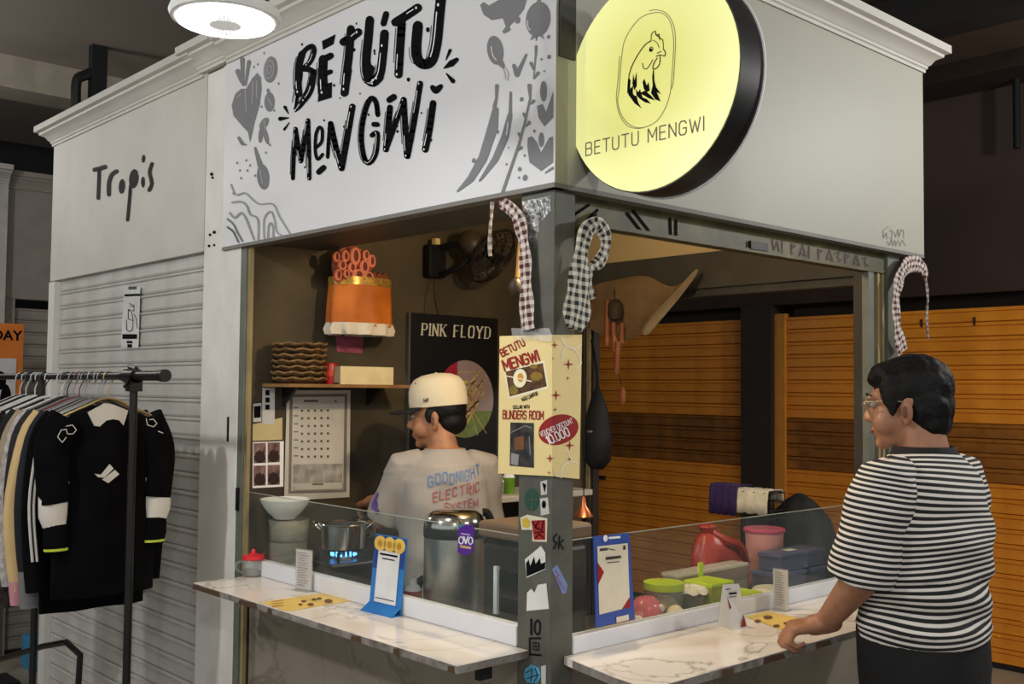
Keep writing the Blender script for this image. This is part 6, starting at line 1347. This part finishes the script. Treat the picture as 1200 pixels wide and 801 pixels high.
M_sk1 = skinmat('skin_customer', (160, 114, 86), (142, 98, 72)); M_lip = mat('lip', (120, 66, 58), .5)
M_sk2 = skinmat('skin_cook', (168, 118, 84), (150, 102, 72))
M_hair = mat('black_hair', (9, 8, 8), .6, scale=60, rgb2=(15, 14, 13), bump=.5, spec=.2)
M_pants = mat('black_trousers', (12, 12, 13), .85, var=.2, bump=.2, scale=12)
# ---- the customer: faces the counter, left hand resting on its edge
cu = thing('person', (.755, -.575, 0), 'person in a black and white striped shirt resting a hand on the right counter', 'person')
LS, LE, LW = V(-.185, .0, 1.385), V(-.203, .055, 1.150), V(-.150, .190, 1.008)
RS, RE, RW = V(.185, .0, 1.385), V(.195, .0, 1.12), V(.20, .13, .99)
mb = MB()
mb.loft(ell_rings([((0, 0, .86), .15, .115), ((0, 0, .95), .155, .12), ((0, .0, 1.08), .155, .12), ((0, .0, 1.22), .160, .12), ((0, 0, 1.33), .160, .105), ((0, -.005, 1.41), .12, .08), ((0, -.005, 1.45), .07, .065)]))
mb.cap((0, -.01, 1.42), (0, .012, 1.53), .064, .058, 18)
for S, E_, W_ in ((LS, LE, LW), (RS, RE, RW)): mb.cap(S, E_, .058, .046); mb.cap(E_, W_, .046, .028)
for s in (-1, 1):
    mb.cap((s*.09, 0, .88), (s*.095, .01, .48), .092, .064); mb.cap((s*.095, .01, .48), (s*.095, -.02, .09), .062, .042); mb.cap((s*.095, -.03, .045), (s*.10, .13, .035), .04, .032)
hand(mb, LW, V(-.055, .065, -.014), V(-.1, .1, -1), V(.75, .62, .05), curl=(.75, 1.25, .9), thumb=.5, k=1.05)
hand(mb, RW, V(0, 1, -.35), V(0, -.35, -1), V(-1, 0, 0), curl=(.25, .3, .2), thumb=.3)
H1 = headframe((0, .035, 1.572), math.radians(16), .06)
build_head(mb, H1, 1.03)
bd = blob(mb, 'body', M_sk1, cu, .0055, 5)
face_parts(H1, bd, M_lip, 1.03)
# hair: cap of short black hair, long at the nape
hr = MB(); t = MB()
t.ell((0, -.014, .046), .084, .100, .083, 22, 14); t.ell((0, -.040, -.005), .081, .070, .078, 20, 12); t.ell((0, -.050, -.050), .068, .050, .048, 18, 10)
t.ell((0, .046, .078), .070, .048, .036, 18, 10)
for s in (-1, 1):
    t.ell((s*.074, .024, .035), .014, .034, .046, 12, 8); t.ell((s*.079, .026, -.005), .008, .014, .030, 10, 8)
t.ell((.0, .076, .068), .058, .022, .018, 14, 8)
t.xf(H1); hr.add(t.v, t.f)
ho = blob(hr, 'hair', M_hair, bd, .0055, 4)
folds(ho, lambda c: .0022*math.sin(c.x*160+c.z*40)*math.sin(c.z*60+c.y*90))
# spectacles
gl = MB()
for s in (-1, 1):
    gl.tube([(s*.034+.026*math.cos(a), .108-.010*abs(math.cos(a)) if s*math.cos(a) > 0 else .108, .004+.020*math.sin(a)) for a in [2*PI*i/20 for i in range(21)]], .0016, 6)
    gl.tube([(s*.060, .099, .010), (s*.080, .03, .010), (s*.083, -.018, .004)], .0016, 6)
gl.tube([(-.009, .108, .008), (.009, .108, .008)], .0016, 6)
gl.xf(H1).build('spectacles', mat('glasses_frame', (190, 178, 150), .25, .7), bd)
MB().ell((-.034, .107, .004), .024, .0008, .019, 16, 6).xf(H1).build('lens', glassmat('lens', a=.05), bd); MB().ell((.034, .107, .004), .024, .0008, .019, 16, 6).xf(H1).build('lens', glassmat('lens'), bd)
# trousers, shoes
tr2 = MB(); tr2.loft(ell_rings([((0, 0, .80), .175, .135), ((0, 0, .92), .185, .145), ((0, .005, 1.02), .180, .145)]))
for s in (-1, 1): tr2.cap((s*.09, 0, .84), (s*.097, .01, .48), .108, .085); tr2.cap((s*.097, .01, .48), (s*.097, -.015, .10), .083, .068)
to = blob(tr2, 'trousers', M_pants, bd, .009, 5)
for s in (-1, 1):
    shb = MB(); shb.cap((s*.097, -.045, .048), (s*.103, .10, .042), .048, .044); shb.cap((s*.103, .10, .04), (s*.105, .16, .034), .042, .034)
    so = blob(shb, 'shoe', mat('shoe_black', (20, 20, 21), .5), bd, .006, 3)
    for v in so.data.vertices: v.co.z = max(v.co.z, .0)
# striped T-shirt
ts = MB()
ts.loft(ell_rings([((0, .0, .985), .184, .146), ((0, .0, 1.04), .186, .147), ((0, .004, 1.085), .186, .146), ((0, .010, 1.11), .192, .153), ((0, .010, 1.16), .200, .158), ((0, .004, 1.24), .204, .157), ((0, .002, 1.33), .200, .138), ((0, -.003, 1.39), .180, .115), ((0, -.006, 1.425), .135, .092), ((0, -.006, 1.452), .088, .074)]))
SL1 = LS+(LE-LS)*1.03; SR1 = RS+(RE-RS)*.93
M_str = stripe_mat('striped_cotton', (17, 16, 18), (214, 208, 200), .0142)
so = blob(ts, 'striped_shirt', M_str, bd, .007, 6)
folds(so, lambda c: .0045*math.sin(c.z*55+c.x*9)*math.sin(c.x*14+c.y*11+1) * (1 if c.z < 1.36 else .3) + (.007*math.sin((c.z-1.07)*70+c.x*6) if 1.02 < c.z < 1.15 else 0))
def set_stripe(o, f):
    at = o.data.attributes.new('stripe', 'FLOAT', 'POINT'); at.data.foreach_set('value', [f(v.co) for v in o.data.vertices])
set_stripe(so, lambda c: c.z + .012*math.sin(c.x*7+c.z*9) + .006*math.sin(c.y*16+c.z*22))
for S, E_, sg in ((LS, SL1, -1), (RS, SR1, 1)):
    d = (E_-S).normalized(); sb = MB().tube([V(sg*.095, 0, 1.395), V(sg*.135, 0, 1.398), S+V(sg*-.005, 0, .004), S+d*.06+V(sg*.004, 0, 0), S+d*.12+V(sg*.006, 0, 0), S+d*.19+V(sg*.006, 0, 0), E_+V(sg*.004, 0, 0)], [.030, .056, .074, .080, .082, .082, .080], 24)
    sl_ = blob(sb, 'sleeve', M_str, so, .006, 5)
    folds(sl_, lambda c: .004*math.sin(c.z*42+c.y*16)*math.sin(c.y*22+c.z*9+.7))
    set_stripe(sl_, lambda c: (c-S).dot(d)*-1 + .18*max(0, .03-(c-S).dot(d)) + .01*math.sin(c.y*14))
MB().loft(ell_rings([((0, -.004, 1.438), .092, .078), ((0, -.004, 1.452), .086, .075), ((0, -.003, 1.466), .078, .070), ((0, -.003, 1.460), .074, .066), ((0, -.004, 1.44), .08, .07)])).build('collar', mat('collar_black', (22, 20, 22), .85), so, smooth=60)
# ---- the cook: back to us, cap, left hand on the kettle
ck_p = D(521, 560, 3.74)
cb = math.radians(66)
ckp = thing('person', (ck_p.x, ck_p.y, 0), 'person in a pale T-shirt and white cap cooking inside the stall', 'person', rz=cb-PI/2)
Z = -.055
LS, LE, LW = V(-.150, .01, 1.325), V(-.195, .10, 1.125), V(-.195, .30, 1.175)
RS, RE, RW = V(.150, .01, 1.325), V(.170, .05, 1.07), V(.13, .24, 1.05)
mb = MB()
mb.loft(ell_rings([((0, 0, .84), .135, .10), ((0, 0, .95), .138, .105), ((0, .005, 1.10), .138, .105), ((0, .0, 1.22), .140, .105), ((0, 0, 1.29), .135, .095), ((0, 0, 1.36), .10, .07), ((0, .0, 1.39), .06, .055)]))
mb.cap((0, .0, 1.36), (-.012, .025, 1.46), .052, .049, 18)
for S, E_, W_ in ((LS, LE, LW), (RS, RE, RW)): mb.cap(S, E_, .048, .038); mb.cap(E_, W_, .038, .025)
for s in (-1, 1):
    mb.cap((s*.08, 0, .85), (s*.085, .01, .46), .085, .058); mb.cap((s*.085, .01, .46), (s*.085, -.02, .09), .056, .038); mb.cap((s*.085, -.03, .045), (s*.09, .13, .035), .038, .03)
hand(mb, LW, V(-.25, 1, -.25), V(.2, -.2, -1), V(1, .2, .1), curl=(.8, .9, .6), thumb=.6)
hand(mb, RW, V(-.3, 1, -.1), V(0, 0, -1), V(-1, -.2, 0), curl=(.3, .4, .3), thumb=.3)
H2 = headframe((-.018, .045, 1.505), math.radians(60), .10)
build_head(mb, H2, .97)
bd2 = blob(mb, 'body', M_sk2, ckp, .0055, 5)
face_parts(H2, bd2, M_lip, .97)
hr = MB(); t = MB()
t.ell((0, -.030, .02), .080, .080, .070, 20, 12); t.ell((0, -.052, -.030), .070, .054, .048, 18, 10)
for s in (-1, 1): t.ell((s*.072, .010, .0), .011, .018, .030, 10, 8)
t.xf(H2); hr.add(t.v, t.f); blob(hr, 'hair', M_hair, bd2, .0055, 4)
M_cap = mat('cap_cream', (206, 194, 166), .8, var=.04)
cpm = MB(); n = 40
def capring(f, z, e=0): return [Vector(((.086+e)*f*math.cos(a), -.008+(.106+e)*f*math.sin(a), z)) for a in [2*PI*i/n for i in range(n)]]
cpo = cpm.loft([capring(1.0, .030), capring(1.015, .055), capring(1.0, .085), capring(.93, .112), capring(.78, .132), capring(.52, .144), capring(.2, .149), capring(.02, .150)]).xf(H2).build('cap', M_cap, bd2, smooth=70)
MB().ell((0, -.008, .150), .006, .006, .003, 10, 6).xf(H2).build('button', M_cap, cpo, smooth=True)
br = MB(); rows = []
for k in range(7):
    u = k/6; rows.append([Vector(((.084+.004*u)*math.cos(a)*(1-.12*u*u), -.008+.104*math.sin(a)+.085*u*math.sin(a)**.6, .034-.010*u-.014*(math.cos(a)**2)*u+dz)) for a in [math.radians(20+140*i/20) for i in range(21)] for dz in (0,)])
mbb = MB().loft(rows, cap=False, closed=False); bo_ = mbb.xf(H2).build('brim', mat('cap_black', (18, 18, 19), .7), cpo, smooth=60)
md = bo_.modifiers.new('t', 'SOLIDIFY'); md.thickness = .005
arc = [Vector((.030*math.cos(a), -.1145+.012*(1-math.sin(a)), .045+.040*math.sin(a))) for a in [PI*i/12 for i in range(13)]]
MB().prism(arc, (0, .012, 0)).xf(H2).build('rear_opening', _m['cap_black'], cpo)
for x, y in ((-.05, .05), (-.055, -.04), (.05, .05), (.05, -.045)): MB().ell((x*1.1, y*1.1, .118), .004, .004, .003, 8, 6).xf(H2).build('eyelet', _m['cap_black'], cpo)
paint('logo', sum([stroke(p, .0025, 5) for p in ([(0, 0), (0, .012), (.008, 0), (.008, .012)], [(.012, 0), (.012, .012), (.018, .012)], [(.012, .006), (.017, .006)])], []), lambda u, v: H2 @ Vector((-.0885, .02-u, .048+v)), _m['cap_black'], cpo, rigid=True)
tr2 = MB(); tr2.loft(ell_rings([((0, 0, .78), .155, .115), ((0, 0, .90), .16, .12), ((0, .0, .98), .152, .112)]))
for s in (-1, 1): tr2.cap((s*.08, 0, .82), (s*.087, .01, .46), .096, .075); tr2.cap((s*.087, .01, .46), (s*.087, -.015, .10), .073, .06)
blob(tr2, 'trousers', mat('dark_trousers', (30, 30, 34), .85), bd2, .009, 5)
for s in (-1, 1):
    shb = MB(); shb.cap((s*.087, -.045, .048), (s*.093, .10, .042), .045, .042); shb.cap((s*.093, .10, .04), (s*.095, .15, .034), .04, .033)
    o = blob(shb, 'shoe', mat('shoe_grey', (60, 60, 62), .6), bd2, .006, 3)
    for v in o.data.vertices: v.co.z = max(v.co.z, 0)
ts = MB()
ts.loft(ell_rings([((0, 0, .86), .158, .120), ((0, 0, .95), .158, .122), ((0, .004, 1.08), .158, .122), ((0, .002, 1.20), .160, .122), ((0, -.002, 1.28), .158, .114), ((0, -.003, 1.325), .140, .098), ((0, -.003, 1.358), .105, .08), ((0, -.002, 1.385), .072, .064)]))
SL1 = LS+(LE-LS)*.98; SR1 = RS+(RE-RS)*.82
for S, E_, sg in ((LS, SL1, -1), (RS, SR1, 1)):
    d = (E_-S).normalized(); ts.tube([V(sg*.09, 0, 1.335), S+V(0, 0, .004), S+d*.08, S+d*.15, E_], [.052, .058, .063, .066, .068], 20)
M_tee = mat('pale_tee', (158, 151, 143), .85, var=.03)
tee = blob(ts, 'tee_shirt', M_tee, bd2, .007, 5)
folds(tee, lambda c: .004*math.sin(c.z*34-c.x*20)*math.sin(c.x*30+2)*(1 if c.z < 1.30 else .2) + .006*math.sin(c.x*26+c.z*16)*math.sin(c.z*20+c.x*6+.5)*(1 if c.z < 1.33 else .3))
MB().loft(ell_rings([((0, -.001, 1.368), .080, .070), ((0, -.001, 1.388), .072, .064), ((0, 0, 1.384), .066, .058), ((0, 0, 1.366), .07, .062)])).build('collar', M_tee, tee, smooth=60)
# hand-drawn words on the back, projected onto the cloth
from mathutils.bvhtree import BVHTree
bv = BVHTree.FromPolygons([v.co for v in tee.data.vertices], [p.vertices for p in tee.data.polygons])
def on_back(u, v):
    h = bv.ray_cast(Vector((u, -.6, v)), Vector((0, 1, 0)))
    return (h[0] + Vector((0, -.0025, 0))) if h[0] is not None else Vector((u, -.13, v))
def back_text(s, u0, u1, v0, v1, h, m, w=.13):
    pl, wd = line_text(s, 1., w, .34); sx = (u1-u0)/wd; rr = random.Random(len(s))
    jit = {}
    out = []
    for P in pl:
        k = int(sum(p[0] for p in P)/len(P)/(wd/len(s))); dv = jit.setdefault(k, rr.uniform(-.006, .006))
        out.append([(u0+x*sx, v0+(v1-v0)*x/wd+y*h+dv) for x, y in P])
    o = paint('back_lettering', out, on_back, m, tee, rigid=True); return o
M_pb = mat('pen_blue', (96, 128, 168), .8); M_pr = mat('pen_red', (160, 92, 96), .8)
back_text('GOODNIGHT', -.085, .108, 1.262, 1.298, .034, M_pb, .16); back_text('ELECTRIC', -.07, .10, 1.214, 1.246, .031, M_pr, .16); back_text('SYSTEM', -.03, .095, 1.176, 1.192, .027, M_pr, .16)
paint('hem_line', [[(-.05, 1.150), (.09, 1.154), (.09, 1.160), (-.05, 1.156)]], on_back, M_char, tee, rigid=True)
def on_sleeve(u, v):
    d0 = Vector((1, .25, 0)).normalized(); h = bv.ray_cast(Vector((-.9, v and -.12+u, v)), Vector((1, .2, 0)).normalized())
    return (h[0] - d0*.003) if h[0] is not None else Vector((-.3, .1, v))
paint('sleeve_print', stroke([(.02, 1.165), (.035, 1.20), (.025, 1.225)], .018, 8) + [circ(.03, 1.19, .016, .02)], on_sleeve, mat('print_purple', (96, 70, 140), .8), tee, rigid=True)
# the kettle under the cook's left hand
Mw = ckp.matrix_basis if False else Matrix.Translation(ckp.location) @ Matrix.Rotation(cb-PI/2, 4, 'Z')
hw = Mw @ (LW + V(-.02, .09, -.03))
kt = thing('steel_kettle', (hw.x, hw.y, hw.z-.115), 'small steel kettle held in the hand of the cook', 'kettle')
MB().lathe([(.004, 0), (.045, 0), (.052, .008), (.054, .035), (.044, .065), (.028, .078), (.004, .082)], n=28).build('body', M_chrome, kt, smooth=50)
MB().lathe([(.004, .082), (.012, .084), (.012, .10), (.004, .104)], n=14).build('knob', M_black, kt, smooth=50)
MB().tube(spl([V(-.03, .04, .045), V(-.06, .05, .07), V(-.075, .055, .09)], 4), .008, 8).build('spout', M_chrome, kt, smooth=50)
